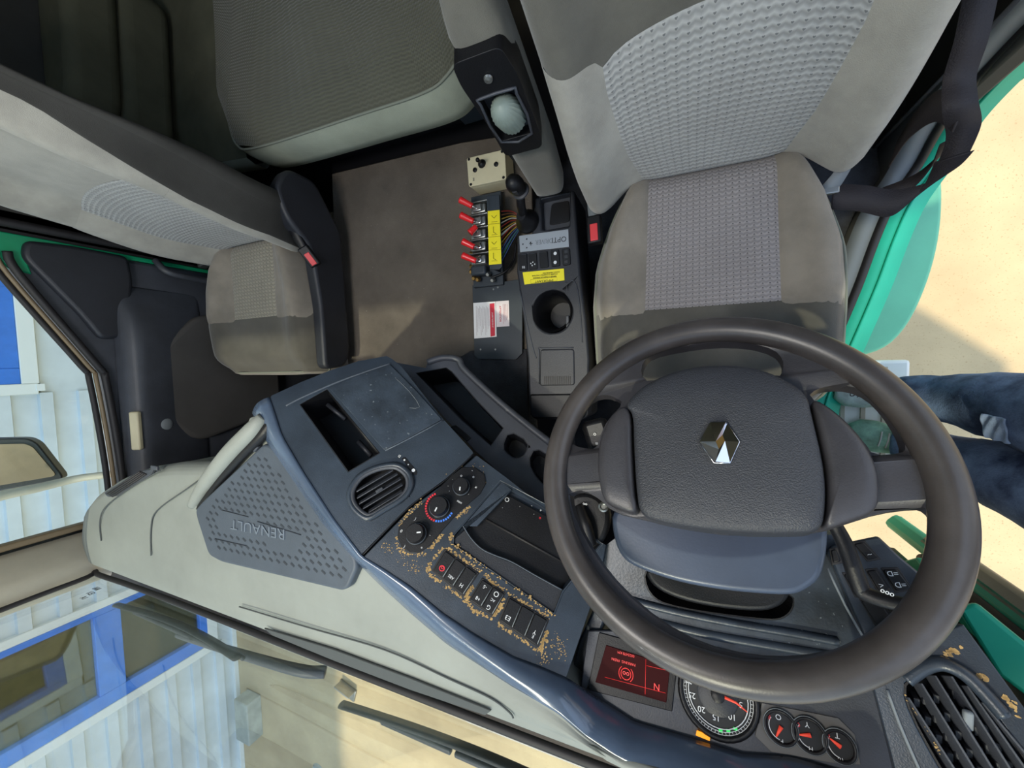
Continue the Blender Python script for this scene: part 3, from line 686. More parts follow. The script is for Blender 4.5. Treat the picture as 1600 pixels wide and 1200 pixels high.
# ================================================================== SEATS
def make_seat(label, cx, hw, zc, y0, y1, ins, insh, back_h, yb0, lean, kind, bs, bolst_w, M1, M2, flip=1):
    """cushion centre cx, half width hw, top zc, front y0, rear y1"""
    t = thing('driver_seat' if kind == 'd' else 'passenger_seat', label, 'seat', (cx, (y0 + y1) / 2, FLOOR))
    L = y1 - y0
    def half(v):       # outline of the cushion, v = 0 rear .. 1 front
        return hw * interp([(0, 0.66), (0.08, 0.72), (0.22, 0.86), (0.38, 0.97), (0.55, 1.0), (0.8, 0.985), (0.93, 0.96), (1.0, 0.86)], v)
    def top(u, v):     # u in -1..1 across
        e = abs(u); z = zc
        z += 0.028 * math.exp(-((e - 0.80) / 0.16) ** 2) * min(1, v * 3 + .35) * (1 - 0.6 * sm((v - .55) / .45))   # side bolster
        z -= 0.055 * sm((e - 0.84) / 0.16) ** 1.5                                                            # shoulder
        z -= 0.05 * sm((v - 0.82) / 0.18) ** 2 + 0.03 * sm((0.12 - v) / 0.12)
        return V((cx + u * half(v), y1 - v * L, z))
    iw = ins
    def patch(nm, fa, fb, v0, v1, m, uv, puff=0.006, nu=18, nv=26, lip=True):
        """panel between u=fa(v) and u=fb(v), slightly stuffed, sunk at its seams"""
        def fn(s, tt):
            v = lerp(v0, v1, tt); u = lerp(fa(v), fb(v), s); p = top(u, v)
            e = min(1, min(s, 1 - s) * 7) if lip else 1; e2 = min(1, min(tt, 1 - tt) * 9)
            return p + V((0, 0, puff * math.sqrt(max(0, e * e2)) - 0.002))
        return gridsurf(nm, fn, nu, nv, m, t, uvs=uv)
    vf = 0.60 if kind == 'd' else 0.60
    il = lambda v: -iw / half(v) * hw if abs(iw / half(v) * hw) < .98 else -.98
    ir = lambda v: iw / half(v) * hw if iw / half(v) * hw < .98 else .98
    if kind == 'd': il = lambda v: -(iw + .07 * v) / half(v) * hw; ir = lambda v: (iw + .09 * v) / half(v) * hw
    patch('cushion_insert', il, ir, 0.0, vf, M2, (2 * iw * hw, L * vf))
    patch('cushion_bolster', lambda v: -1.0, il, 0.0, vf + .03, M['bolst2'], (0.1, 0.3))
    patch('cushion_bolster', ir, lambda v: 1.0, 0.0, vf + .03, M['bolst2'], (0.1, 0.3))
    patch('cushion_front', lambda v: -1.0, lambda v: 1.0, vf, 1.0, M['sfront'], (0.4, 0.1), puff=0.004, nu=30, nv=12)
    # skirt all round the cushion
    ring = [top(-1, v / 20) for v in range(21)] + [top(-1 + 2 * u / 16, 1.0) for u in range(1, 16)] + [top(1, 1 - v / 20) for v in range(21)]
    vs = []; fs = []; c = V((cx, (y0 + y1) / 2, 0))
    for p in ring:
        d = V((p.x - c.x, p.y - c.y, 0)).normalized()
        vs += [p + V((0, 0, .001)), p + d * 0.010 + V((0, 0, -0.025)), p + d * 0.012 + V((0, 0, -0.07)), p - d * 0.01 + V((0, 0, -0.10)), p - d * 0.04 + V((0, 0, -0.105))]
    n = len(ring)
    for i in range(n - 1):
        for j in range(4): a = i * 5 + j; fs.append((a, a + 5, a + 6, a + 1))
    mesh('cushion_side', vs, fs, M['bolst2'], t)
    tube('cushion_piping', [p + V((0, 0, .0)) for p in ring[::2]], 0.003, M['piping'], t, n=3, seg=6)
    box('seat_base', (cx, (y0 + y1) / 2 + 0.02, (zc - 0.10 + FLOOR) / 2), (hw * 1.45, L * 0.8, zc - 0.10 - FLOOR), M['black'], t, 0.02)
    # ---- backrest: front surface bs(u, h), h metres up the back
    sl = math.tan(math.radians(lean))
    H = back_h
    wrap, shell = (.10, .10) if kind == 'd' else (.045, .065)
    bw_ = bolst_w
    def bh(h): return interp([(0, 1.08), (0.05, 1.13), (0.14, 1.13), (0.3, 1.10), (0.5, 1.08), (0.65, 1.0), (0.8, 0.86)] if kind == 'd' else [(0, 0.84), (0.05, 0.95), (0.14, 1.08), (0.3, 1.10), (0.5, 1.08), (0.65, 1.0), (0.8, 0.86)], h) * hw
    def bf(u, h):
        e = abs(u); y = yb0 + h * sl
        y -= 0.055 * math.exp(-((e - 0.80) / 0.17) ** 2) * sm(h / 0.08 + .25) * (1 - .6 * sm((h - .5) / .3))
        y += wrap * sm((e - 0.86) / 0.14) ** 1.6
        y += 0.03 * sm((0.05 - h) / 0.06) - .012 * math.exp(-((h - .22) / .12) ** 2)
        zz = zc - 0.035 + h
        zz -= (0.025 if kind == 'd' else 0.05) * math.exp(-((e - 0.78) / 0.22) ** 2) * (1 - sm(h / 0.15))
        return V((cx + u * bh(h), y, zz))
    def bpatch(nm, fa, fb, h0, h1, m, uv, puff=0.006, nu=18, nv=30):
        def fn(s, tt):
            sh0 = h0(s) if callable(h0) else h0; sh1 = h1(s) if callable(h1) else h1
            h = lerp(sh0, sh1, tt); u = lerp(fa(h), fb(h), s); p = bf(u, h)
            e = min(1, min(s, 1 - s) * 7); e2 = min(1, min(tt, 1 - tt) * 9)
            return p + V((0, -puff * math.sqrt(max(0, e * e2)) + 0.002, 0))
        return gridsurf(nm, fn, nu, nv, m, t, uvs=uv)
    bi = (lambda h: interp([(0, 0.435), (0.05, 0.47), (0.14, 0.535), (0.3, 0.60), (0.40, 0.60), (0.6, 0.58)], h)) if kind == 'd' else (lambda h: interp([(0, 0.56), (0.2, 0.60), (0.6, 0.62)], h))
    ih = insh; rise = .06 if kind == 'd' else 0.0
    def seam_h(u):            # height of the seam under the upper panel
        q = bi(ih); e = abs(u)
        return ih - .03 * (e / q) ** 2 if e < q else ih - .03 + rise * ((e - q) / (1 - q)) ** .5 * (u < 0)
    bpatch('back_insert', lambda h: -bi(h), bi, 0.0, lambda s: seam_h((2 * s - 1) * bi(ih) * .999), M1, (hw * 1.25, ih))
    bpatch('back_bolster', lambda h: -1.0, lambda h: -bi(h), 0.0, lambda s: seam_h(lerp(-1, -bi(ih), s)), M['bolst'], (.1, .4), puff=.004)
    if kind == 'd':
        bpatch('back_bolster', bi, lambda h: 1.0, 0.0, ih + 0.1, M['bolst'], (.1, .4), puff=.004)
        bpatch('back_upper', lambda h: -1.0, lambda h: bi(ih), lambda s: seam_h(lerp(-1, bi(ih), s)), H, M['sdark'], (.4, .2), puff=.002, nu=48)
        bpatch('back_upper_bolster', lambda h: bi(ih), lambda h: 1.0, ih + .1, H, M['bolst'], (.1, .2), puff=.002)
        bpatch('back_upper', lambda h: bi(ih), lambda h: bi(ih) + .02, ih - .03, H, M['sdark'], (.4, .2), puff=.0)
    else:
        sb = lambda h: interp([(0, .87), (.35, .87), (.6, .95)], h)
        bpatch('back_bolster', bi, sb, 0.0, ih - .03, M['bolst'], (.1, .4), puff=.003)
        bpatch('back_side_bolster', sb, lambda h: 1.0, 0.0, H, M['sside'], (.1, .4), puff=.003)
        bpatch('back_upper', lambda h: -1.0, sb, lambda s: seam_h(lerp(-1, .87, s)), H, M['bolst'], (.4, .2), puff=.002, nu=48)
    # sides, top and rear shell of the backrest
    vs = []; fs = []; K = 20
    for sgn in (-1, 1):
        s0 = len(vs)
        for i in range(K + 1):
            h = H * i / K; p = bf(sgn, h); th = shell * (1 if kind == 'd' else interp([(0, 1), (.3, .7), (.5, .25), (1, .15)], h)) if kind == 'd' else shell * interp([(0, 1), (.3, .75), (.55, .2), (1, .15)], h)
            vs += [p, p + V((sgn * 0.012, th * .3, 0)), p + V((sgn * 0.010, th * .8, 0)), p + V((-sgn * 0.02, th, 0.0)), V((cx, p.y + th + .01, p.z))]
        for i in range(K):
            for j in range(4): a = s0 + i * 5 + j; fs.append((a, a + 5, a + 6, a + 1) if sgn > 0 else (a, a + 1, a + 6, a + 5))
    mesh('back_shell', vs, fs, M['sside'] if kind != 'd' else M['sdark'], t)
    P = [bf(-1 + 2 * i / 24, H) for i in range(25)]; vs = []; fs = []
    for p in P: vs += [p, p + V((0, 0.05, 0.03)), p + V((0, 0.13, 0.0))]
    for i in range(24):
        for j in range(2): a = i * 3 + j; fs.append((a, a + 3, a + 4, a + 1))
    mesh('back_top', vs, fs, M['sdark'], t)
    # bottom roll of the backrest
    P = [bf(-1 + 2 * i / 24, 0.0) for i in range(25)]; vs = []; fs = []
    for p in P: vs += [p, p + V((0, 0.03, -0.02)), p + V((0, 0.12, 0.0))]
    for i in range(24):
        for j in range(2): a = i * 3 + j; fs.append((a, a + 1, a + 4, a + 3))
    mesh('back_lower_roll', vs, fs, M['bolst'], t)
    # head rest above, out on two rods
    z = zc - .035 + H; yy = yb0 + H * sl + .05
    for s in (-1, 1): tube('headrest_rod', [V((cx + s * .06, yy, z - .02)), V((cx + s * .06, yy + .01, z + .07))], 0.007, M['steel'], t, n=2, seg=8)
    q = [V((cx - .13, yy - .05, z + .05)), V((cx + .13, yy - .05, z + .05)), V((cx + .11, yy - .035, z + .20)), V((cx - .11, yy - .035, z + .20))]
    plate('headrest', rounded(q, .04, 5), (0, -1, 0.1), 0.09, M['sdark'], t, bw=.03, seg=4)
    return t, top, bf
ds, dtop, dbf = make_seat('grey cloth driver seat behind the steering wheel, zigzag patterned centre', 0.058, 0.248, -0.925, -0.10, 0.425, 0.47, 0.372, 0.66, 0.385, 12, 'd', None, .2, M['ins'], M['ins2'])
ps, ptop, pbf = make_seat('grey cloth passenger seat beside the left door, sunlit on its front edge', -1.375, 0.268, -0.905, -0.015, 0.47, 0.42, 0.42, 0.80, 0.435, 6, 'p', None, .2, M['ins'], M['ins3'])
# dark plastic side cover with recliner pivot on the passenger seat
CP = Plane((-1.09, 0, 0), (1, 0, 0))
q = [V((-1.075, y, z)) for y, z in [(-0.01, -0.93), (0.0, -1.02), (0.05, -1.045), (0.46, -1.03), (0.60, -0.93), (0.60, -0.83), (0.53, -0.79), (0.45, -0.82), (0.38, -0.90), (0.2, -0.925)]]
plate('side_cover', rounded(q, .03, 4), (1, 0, 0.12), 0.05, M['dark'], ps, bw=.012, seg=4)

# armrest of the driver seat folded up, with its control panel
ar = thing('raised_armrest', 'folded-up grey cloth armrest carrying a black panel with a fluted grey knob', 'armrest', (-0.2, 0.36, -1.0))
a0 = V((-0.275, 0.411, -0.90)); a1 = V((-0.256, 0.474, -0.52)); adir = (a1 - a0).normalized()
aw = V((1, 0.05, 0.0)).normalized(); aw = (aw - adir * aw.dot(adir)).normalized(); af = adir.cross(aw).normalized()
if af.y > 0: af = -af
def AR(u, v, d=0): return a0 + adir * v + aw * u + af * d
def arm_s(s, tt):
    an = 2 * math.pi * s; v = tt * 0.46; wv = interp([(0, .026), (.02, .034), (.15, .041), (.42, .041), (.46, .03)], v); dv = interp([(0, .02), (.02, .034), (.42, .040), (.46, .03)], v)
    cx_, sy = math.cos(an), math.sin(an); k = 1 / (abs(cx_) ** 4 + abs(sy) ** 4) ** .25
    return AR(wv * cx_ * k, v, dv * sy * k)
gridsurf('cushion', arm_s, 32, 20, M['sdark'], ar, uvs=(.3, .5))
for v0 in (0.0, .46):
    P = [arm_s(s / 32, v0 / .46) for s in range(32)]; mesh('cushion_end', P + [AR(0, v0 + (.01 if v0 else -.008), 0)], [(i, (i + 1) % 32, 32) for i in range(32)], M['sdark'], ar)
PO = [AR(*q) for q in [(-.036, .205, .058), (.036, .205, .058), (.041, .24, .058), (.042, .36, .058), (.034, .405, .058), (-.040, .405, .058), (-.044, .37, .058), (-.037, .29, .058)]]
PH = [AR(*q) for q in [(-.029, .245, .058), (.028, .245, .058), (.030, .330, .058), (.026, .340, .058), (-.026, .340, .058), (-.030, .330, .058)]]
plate('panel', rounded(PO, .012, 4), af, 0.05, M['black'], ar, holes=[rounded(PH, .008, 3)], bw=.004, seg=3)
plate('panel_recess', [p - af * .018 for p in PH], af, .01, M['dark'], ar, bw=0)
tube('panel_rim', [p + af * .001 for p in PH], .0025, M['char'], ar, n=2, closed=True, seg=6)
kb = AR(.002, .268, .042)
lathe('control_knob', kb, af * .45 + adir, [(0.020, 0), (0.0245, .004), (0.0245, .040), (0.023, .044), (0.019, .056), (0.010, .065), (0, .067)], M['knob'], ar, 48, flute=.03)
lathe('screw', AR(.000, .368, 0.059), af, [(.007, 0), (.006, .003), (0, .004)], M['steel'], ar, 12)

# ================================================================== CENTRE CONSOLE
ZC0 = -0.955
CO = Plane((-0.3, 0.2, ZC0), (0, 0.03, 1))
cs = thing('centre_console', 'dark grey plastic console beside the driver seat with cup holder and switches', 'console', (-0.3, 0.15, TUN))
CB = [(836, 309), (897, 296), (903, 380), (907, 430), (916, 500), (921, 560), (918, 650), (912, 656), (836, 656), (827, 640), (824, 560), (814, 470), (807, 425), (807, 368), (830, 366)]
def cc(px, py, r, k=28, ry=None): return [(px + r * math.cos(2 * math.pi * i / k), py + (ry or r) * math.sin(2 * math.pi * i / k)) for i in range(k)]
hc = [CO(*q) for q in cc(863, 487, 30, 36, 33)]
hr = [CO(*q) for q in [(845, 312), (890, 302), (890, 352), (847, 360)]]
hg = [CO(*q) for q in [(812, 336), (838, 331), (840, 357), (811, 361)]]
plate('body', [CO(*q) for q in CB], CO.n, 0.13, M['dark'], cs, holes=[hc, rounded(hr, .006, 3)], bw=.006, seg=3)
lip = [CO(*q, .002) for q in [(820, 438), (893, 428), (901, 440), (905, 520), (909, 535), (833, 545), (826, 530), (812, 452)]]
#tube('raised_edge', lip, .0018, M['char'], cs, n=3, closed=True, seg=6)
tube('raised_edge', [CO(*q, .001) for q in [(812, 452), (822, 500), (833, 545), (838, 560)]], .0016, M['char'], cs, n=3, seg=6); tube('raised_edge', [CO(*q, .001) for q in [(884, 441), (898, 440), (905, 470), (910, 535)]], .0016, M['char'], cs, n=3, seg=6)
# cup holder well
cctr = sum(hc, V((0, 0, 0))) / len(hc); rc = (hc[0] - cctr).length
lathe('cup_holder', cctr - V((0, 0, .1)), (0, 0, 1), [(0, 0), (rc * .70, 0), (rc * .76, .02), (rc * .86, .085), (rc * 1.0, .1), (rc * 1.04, .103)], M['black'], cs, 40, cap=False)
box('cup_clip', CO(888, 503, -.012), (.008, .03, .02), M['char'], cs, .002)
# rubber tray
RT = CO.up(-.02)
plate('tray_floor', [CO(*q, -.022) for q in [(842, 308), (893, 299), (893, 357), (843, 363)]], CO.n, .008, M['char'], cs, bw=0)
plate('rubber_inlay', rounded([CO(*q, -.018) for q in [(862, 318), (889, 313), (890, 346), (858, 352)]], .008, 4), CO.n, .003, M['black'], cs, bw=.001)
# plate with the gearbox name
pq = [CO(*q, .004) for q in [(811, 368.5), (888, 358), (889, 385.5), (812.5, 394)]]
npl = plate('name_plate', pq, CO.n, .003, M['alu'], cs, bw=.0006)
rt = (CO(811, 370) - CO(888, 360)).normalized(); upv = V((0, -1, 0))
text('lettering', 'OPTI', CO(873.5, 374, .0045), rt, upv, .0185, M['inkd'], npl, sx_=.95)
text('lettering', 'DRIVER', CO(850, 377, .0045), rt, upv, .0165, M['greyink'] if False else M['beltgrey'], npl, sx_=.85)
text('lettering', '+', CO(829.5, 380, .0045), rt, upv, .02, M['inkd'], npl)
for (a, b) in [(823, 373.5), (823, 387), (817, 381.5), (829, 379)]: box('arrow_mark', CO(a, b, .0045), (.0035, .0035, .0006), M['inkd'], npl, 0)
# row of five switches under the plate
for k, q in enumerate([[(810, 397), (823, 395.5), (824, 422), (811, 423)], [(825.5, 395.5), (838, 394), (839.5, 420), (827, 421.5)], [(842, 393), (855, 391.5), (857, 417), (844, 419)], [(860, 391), (873, 389.5), (875, 415), (862, 417)], [(877.5, 389), (890, 387.5), (891.5, 413), (879.5, 415)]]):
    s_ = plate('switch', rounded([CO(*p, .004) for p in q], .003, 2), CO.n, .01, M['black'], cs, bw=.0012)
    c = (q[0][0] + q[2][0]) / 2, (q[0][1] + q[2][1]) / 2
    tube('switch_groove', [CO(q[0][0] + .5, q[0][1] + 1.5, .0045), CO(q[1][0] - .5, q[1][1] + 1.5, .0045)], .0006, M['char'], s_, n=1, seg=5)
    if k == 0:
        for e in (-1.6, 0, 1.6): box('mark', CO(c[0] + 1 + e, c[1] + 8, .0046), (.0011, .006, .0004), M['wink'], s_, 0)
    if k == 1:
        for e in ((-3, 6), (0, 4), (3, 7), (-1, 9)): box('mark', CO(c[0] + e[0], c[1] + e[1] - 2, .0046), (.0025, .003, .0004), M['wink'], s_, 0)
    if k == 3:
        for e in (-7, 7): lathe('mark', CO(c[0] + 0, c[1] + e, .0044), CO.n, [(.0042, 0), (.0042, .0006), (0, .0006)], M['wink'], s_, 10)
    if k == 4:
        for e in (-8, 0, 8): box('socket', CO(c[0], c[1] + e, .0042), (.009, .008, .0008), M['dark'], s_, .0005)
# yellow notice
yq = [CO(*q, .002) for q in [(816.5, 425.5), (881, 419.5), (882, 438), (819.5, 444.5)]]
yl = tag(plate('yellow_notice', yq, CO.n, .001, M['yellow'], bw=0), 'yellow IMPORTANT notice stuck on the console above the cup holder', 'sticker')
text('lettering', 'IMPORTANT', CO(850, 439, .0026), rt, upv, .0088, M['ink'], yl)
tube('frame_line', [CO(*q, .0026) for q in [(829, 436.6), (870, 432.8), (870.4, 438.8), (829.6, 442.5)]], .0003, M['ink'], yl, n=1, closed=True, seg=4)
for k, bdy in enumerate(['SERRER LE FREIN DE PARKING', 'COUPER LE CONTACT MOTEUR', 'AVANT MANOEUVRE']):
    text('small_lettering', bdy, CO(851 - 0 + 10 * (k == 2), 433 - 3.6 * k, .0026), rt, upv, .0047, M['ink'], yl)
# ash tray lid with grille, toe piece
lq = [CO(*q, .003) for q in [(844, 546), (897, 545), (898, 602), (843, 603)]]
plate('lid', rounded(lq, .008, 4), CO.n, .006, M['dark'], cs, bw=.003)
tube('lid_edge', [CO(842.5, 600, .003), CO(842, 548, .003), CO(846, 544.5, .003), CO(896, 543.5, .003)], .0014, M['char'], cs, n=2, seg=6)
for k in range(15): box('grille_slot', CO(851 + 2.85 * k, 594.5, .0035), (.0021, .021, .0012), M['seal'], cs, 0)
tq = [CO(*q, .004) for q in [(828, 616), (916, 615), (916, 648), (910, 654), (834, 654), (828, 648)]]
plate('toe_cap', tq, CO.n, .02, M['black'], cs, bw=.004)
# gear selector
gl = thing('gear_selector', 'black gear selector lever standing in the console next to the raised armrest', 'gear lever', (-0.35, 0.35, ZC0))
gb = CO(825, 347)
lathe('gaiter', gb - V((0, 0, .0)), (0, 0, 1), [(.030, 0), (.030, .010), (.024, .022), (.016, .034), (.012, .05)], M['black'], gl, 24)
kt = U(806, 290, z=-0.835)
tube('stick', [gb + V((0, 0, .03)), lerp(gb, kt, .5) + V((0, 0, .01)), kt - V((0, 0, .03))], [.011, .011, .010], M['black'], gl)
lathe('stick_ring', kt - V((0, 0, .038)), V((-.1, .15, 1)), [(.014, 0), (.021, .004), (.021, .008), (.014, .012)], M['char'], gl, 24)
lathe('lever_knob', kt - V((0, 0, .028)), V((-.1, .15, 1)), [(.014, 0), (.018, .008), (.0205, .022), (.020, .034), (.015, .045), (.008, .050), (0, .051)], M['black'], gl, 28)
plate('knob_button', [kt + V((.0, -.018, .002)) + V((a, -.001, b)) for a, b in [(-.006, -.006), (.006, -.006), (.006, .008), (-.006, .008)]], (0, -1, .2), .004, M['dark'], gl, bw=.001)

# ================================================================== DRIVER BUCKLE AND OTHERS
def buckle(label, p, d, up_, sleeve, grp):
    t = thing('seat_belt_buckle', label, 'buckle', p, grp); d = V(d).normalized(); u = V(up_).normalized(); s = d.cross(u).normalized()
    box('housing', V(p), (.034, .066, .020), M['black'], t, .004, ax=(s, d, u))
    box('red_button', V(p) + u * .0085 + d * .008, (.018, .040, .006), M['belt_red'], t, .0015, ax=(s, d, u))
    tube('sleeve', [V(p) - d * .03, V(p) - d * .07 + V((0, .0, -.01)), V(p) - d * .13 - V((0, 0, .03))], [.012, .016, .018], sleeve, t, flat=.5)
    return t
buckle('red-button belt buckle on a grey stalk at the left of the driver seat', U(929, 360, z=-.94), V((.05, -1, .05)), V((.0, .1, 1)), M['beltgrey'], None)
buckle('red-button belt buckle at the inner side of the passenger seat', U(484, 401, z=-.90), V((.15, -.6, -.45)), V((.5, -.3, .8)), M['black'], None)
# small silver belt tongue anchor near the passenger seat rear
tag(box('belt_anchor', U(320, 412, z=-.93), (.05, .02, .03), M['steel'], None, .005, ax=(V((1, .3, 0)), V((-.3, 1, 0)), V((0, 0, 1)))), 'small shiny metal belt anchor at the door side of the passenger seat', 'belt anchor')

# driver belt, slack beside the seat
def ribbon(name, P, wdt, m, parent, W):
    Q = spline(P, 8); Ws = spline(W, 8); vs = []; fs = []
    for p, w_ in zip(Q, Ws): w_ = w_.normalized(); vs += [p - w_ * wdt / 2, p + w_ * wdt / 2]
    for i in range(len(Q) - 1): fs.append((2 * i, 2 * i + 1, 2 * i + 3, 2 * i + 2))
    o = mesh(name, vs, fs, m, parent); s_ = o.modifiers.new('s', 'SOLIDIFY'); s_.thickness = .002; return o
bt = thing('seat_belt', 'dark seat belt hanging slack in a loop at the door side of the driver seat', 'seat belt', (0.45, 0.4, -1.0))
def B(px, py, z): return U(px, py, z=z)
ribbon('lap_strap', [B(1300, 308, -.96), B(1345, 310, -.955), B(1395, 318, -.95), B(1440, 300, -.93), B(1470, 275, -.90), B(1490, 245, -.87)], .046, M['belt'], bt,
       [V((.05, 1, .1)), V((.1, 1, .15)), V((.25, 1, .3)), V((.5, .6, .8)), V((.6, .2, .9)), V((.7, -.1, .8))])
ribbon('shoulder_strap', [B(1490, 245, -.87), B(1505, 205, -.84), B(1500, 165, -.80), B(1500, 120, -.80), B(1518, 60, -.77), B(1535, -20, -.75)], .036, M['belt'], bt,
       [V((.7, -.1, .8)), V((.8, .1, .5)), V((1, .1, .2)), V((1, -.1, 0)), V((1, -.3, .0)), V((1, -.3, 0))])
ribbon('folded_strap', [B(1500, 180, -.82), B(1465, 165, -.86), B(1425, 195, -.93), B(1395, 240, -1.0)], .046, M['belt'], bt,
       [V((.3, 1, .1)), V((.1, 1, .2)), V((.2, 1, .2)), V((.2, 1, .2))])
ribbon('loop_strap', [B(1488, 215, -.88), B(1462, 250, -.94), B(1425, 285, -.98), B(1375, 306, -1.0)], .030, M['belt'], bt,
       [V((1, .4, .2)), V((.6, 1, .2)), V((.3, 1, .2)), V((.2, 1, .2))])
ribbon('anchor_strap', [B(1335, 236, -.93), B(1318, 262, -.94), B(1298, 290, -.95), B(1288, 302, -.96)], .035, M['beltgrey'], bt,
       [V((1, .4, 0)), V((1, .4, 0)), V((1, .1, 0)), V((1, .1, 0))])
box('anchor_buckle', B(1294, 298, -.955), (.035, .016, .01), M['steel'], bt, .003)

# ================================================================== DASHBOARD
db = thing('dashboard', 'truck dashboard: pale grey top, slate blue centre fascia turned to the driver', 'dashboard', (-0.5, -0.5, FLOOR))
RE = [U(*q, z=-.565) for q in [(140, 800), (168, 766), (200, 745), (240, 729), (290, 721), (335, 721)]]
EO = [(397, 645), (424, 698), (452, 738), (506, 818), (560, 876), (600, 915), (645, 956), (700, 1003), (745, 1032), (800, 1068), (840, 1092), (872, 1112), (915, 1150), (960, 1180), (1040, 1222), (1130, 1250), (1240, 1265), (1310, 1290), (1400, 1310)]
EQ = [U(*q, z=-.535) for q in EO]
tab = sorted([(p.x, p.y) for p in RE]) + [(-0.96, -0.27), (EQ[0].x - .01, EQ[0].y)] + sorted([(p.x, max(p.y, YW + .03)) for p in EQ]) + [(0.60, YW + .03)]
tab = [(XL + .0, tab[0][1] - .05)] + [t for t in tab if t[0] > XL + .01]
ZT = -0.535
def dash_s(s, t):
    x = lerp(XL + 0.005, XR - 0.02, s); yr = interp(tab, x); yf = YW + 0.012
    e = min(1, s * 22); rr = min(lerp(.035, .006, sm((x + 1.0) / .15)), (yr - yf) * .4)
    dz = 0
    zt = ZT + dz - .05 * (1 - math.sqrt(max(0, 1 - (1 - e) ** 2)))
    prof = [(yf, zt - .10), (yf, zt - .012), (yf + .006, zt - .003), (yf + .02, zt)]
    for k in range(1, 6): prof.append((lerp(yf + .02, yr - rr, k / 5), zt + 0.006 * math.sin(k / 5 * 3.14)))
    for k in range(1, 7): a = k / 6 * math.pi / 2; prof.append((yr - rr + rr * math.sin(a), zt - rr * (1 - math.cos(a))))
    prof += [(max(yf, yr - .004), zt - .05), (max(yf, yr - .01), zt - .30)]
    f = t * (len(prof) - 1); i = min(int(f), len(prof) - 2); g_ = f - i
    return V((x, lerp(prof[i][0], prof[i + 1][0], g_), lerp(prof[i][1], prof[i + 1][1], g_)))
dt = gridsurf('dash_top', dash_s, 110, 64, M['top'], db, th=.004)
# end cap on the passenger side
P = [dash_s(0, t / 32) for t in range(33)]; mesh('dash_end', P, [tuple(range(33))], M['top'], db)
TP0 = ZP(ZT + .008)
def seam(L_, pl=TP0, r=.0016, m='seam', par=None, name='seam_line'):
    return tube(name, [pl(*q) for q in L_], r, M[m], par or dt, n=5, seg=6)
seam([(158, 845), (156, 815), (165, 792), (200, 765), (250, 735)])
seam([(236, 868), (236, 825), (245, 798), (290, 765), (318, 745)])
seam([(374, 948), (480, 980), (600, 1015), (700, 1060), (765, 1090), (795, 1112), (802, 1122)])
# long demister slot with its dark sloping lip
sl_ = [(412, 982), (520, 1015), (640, 1060), (767, 1111), (758, 1118), (640, 1078), (520, 1032), (425, 993)]
plate('demister_slot', [TP0(*q, -.001) for q in sl_], (0, 0, 1), .004, M['seam'], dt, bw=.001)
# small side demister grille
vg = [(162, 770), (215, 737), (240, 733), (236, 742), (185, 775), (168, 777)]
GV = ZP(ZT + .004)
plate('side_vent', rounded([GV(*q) for q in vg], .01, 3), (0, 0, 1), .006, M['char'], db, bw=.002)
for k in range(4): tube('side_vent_slot', [GV(167 + 3 * k, 771 + 1.5 * k, .001), GV(222 + 3 * k - 3, 737 + 1.2 * k, .001)], .0028, M['seal'], db, n=1, seg=6)
box('side_vent_catch', GV(242, 731, 0), (.03, .012, .006), M['char'], db, .002)

# loud speaker grille set in the top: triangular, with punched dimples and the maker's name
GP = Plane(U(430, 830, z=ZT + .022), (.03, .08, 1))
go = [(411, 693), (424, 697), (470, 750), (555, 872), (557, 888), (543, 920), (533, 924), (345, 879), (325, 868), (307, 812), (304, 797), (313, 786)]
gr = plate('speaker_grille', rounded([GP(*q) for q in go], .012, 4), GP.n, .03, M['grille'], db, bw=.006, seg=4)
gi = [(408, 705), (545, 884), (530, 908), (345, 862), (330, 848), (318, 805)]
def inside(p, poly):
    c = False
    for i in range(len(poly)):
        x1, y1 = poly[i - 1]; x2, y2 = poly[i]
        if (y1 > p[1]) != (y2 > p[1]) and p[0] < (x2 - x1) * (p[1] - y1) / (y2 - y1) + x1: c = not c
    return c
gi3 = [(GP(*q).x, GP(*q).y) for q in gi]
gx = (GP(540, 905) - GP(350, 860)).normalized(); gy = GP.n.cross(gx).normalized()
g0 = GP(430, 820); vs = []; fs = []
lt = [GP(*q) for q in [(345, 800), (475, 832), (462, 862), (340, 832)]]; lt2 = [(p.x, p.y) for p in lt]
for i in range(-20, 21):
    for j in range(-16, 17):
        p = g0 + gx * (i * .0205 + (j % 2) * .01) + gy * (j * .0145)
        if not inside((p.x, p.y), gi3) or inside((p.x, p.y), lt2): continue
        p = p + GP.n * .0006; s0 = len(vs); a = (gx * .0050 - gy * .0028); b = (gx * .0012 + gy * .0018)
        vs += [p - a - b, p + a - b, p + a + b, p - a + b]; fs.append((s0, s0 + 1, s0 + 2, s0 + 3))
mesh('grille_dimples', vs, fs, M['dimple'], gr, smooth=False)
text('embossed_name', 'RENAULT', GP(402, 826, .0006), -gx, -gy, .030, mat('grille_emboss', (98, 107, 118), .45), gr, ext=.0012, sx_=1.28)
for q in ([(346, 797), (388, 808)], [(402, 815), (470, 836)], [(336, 842), (384, 853)]): tube('emboss_line', [GP(*q[0], .001), GP(*q[1], .001)], .0008, M['dimple'], gr, n=1, seg=5)
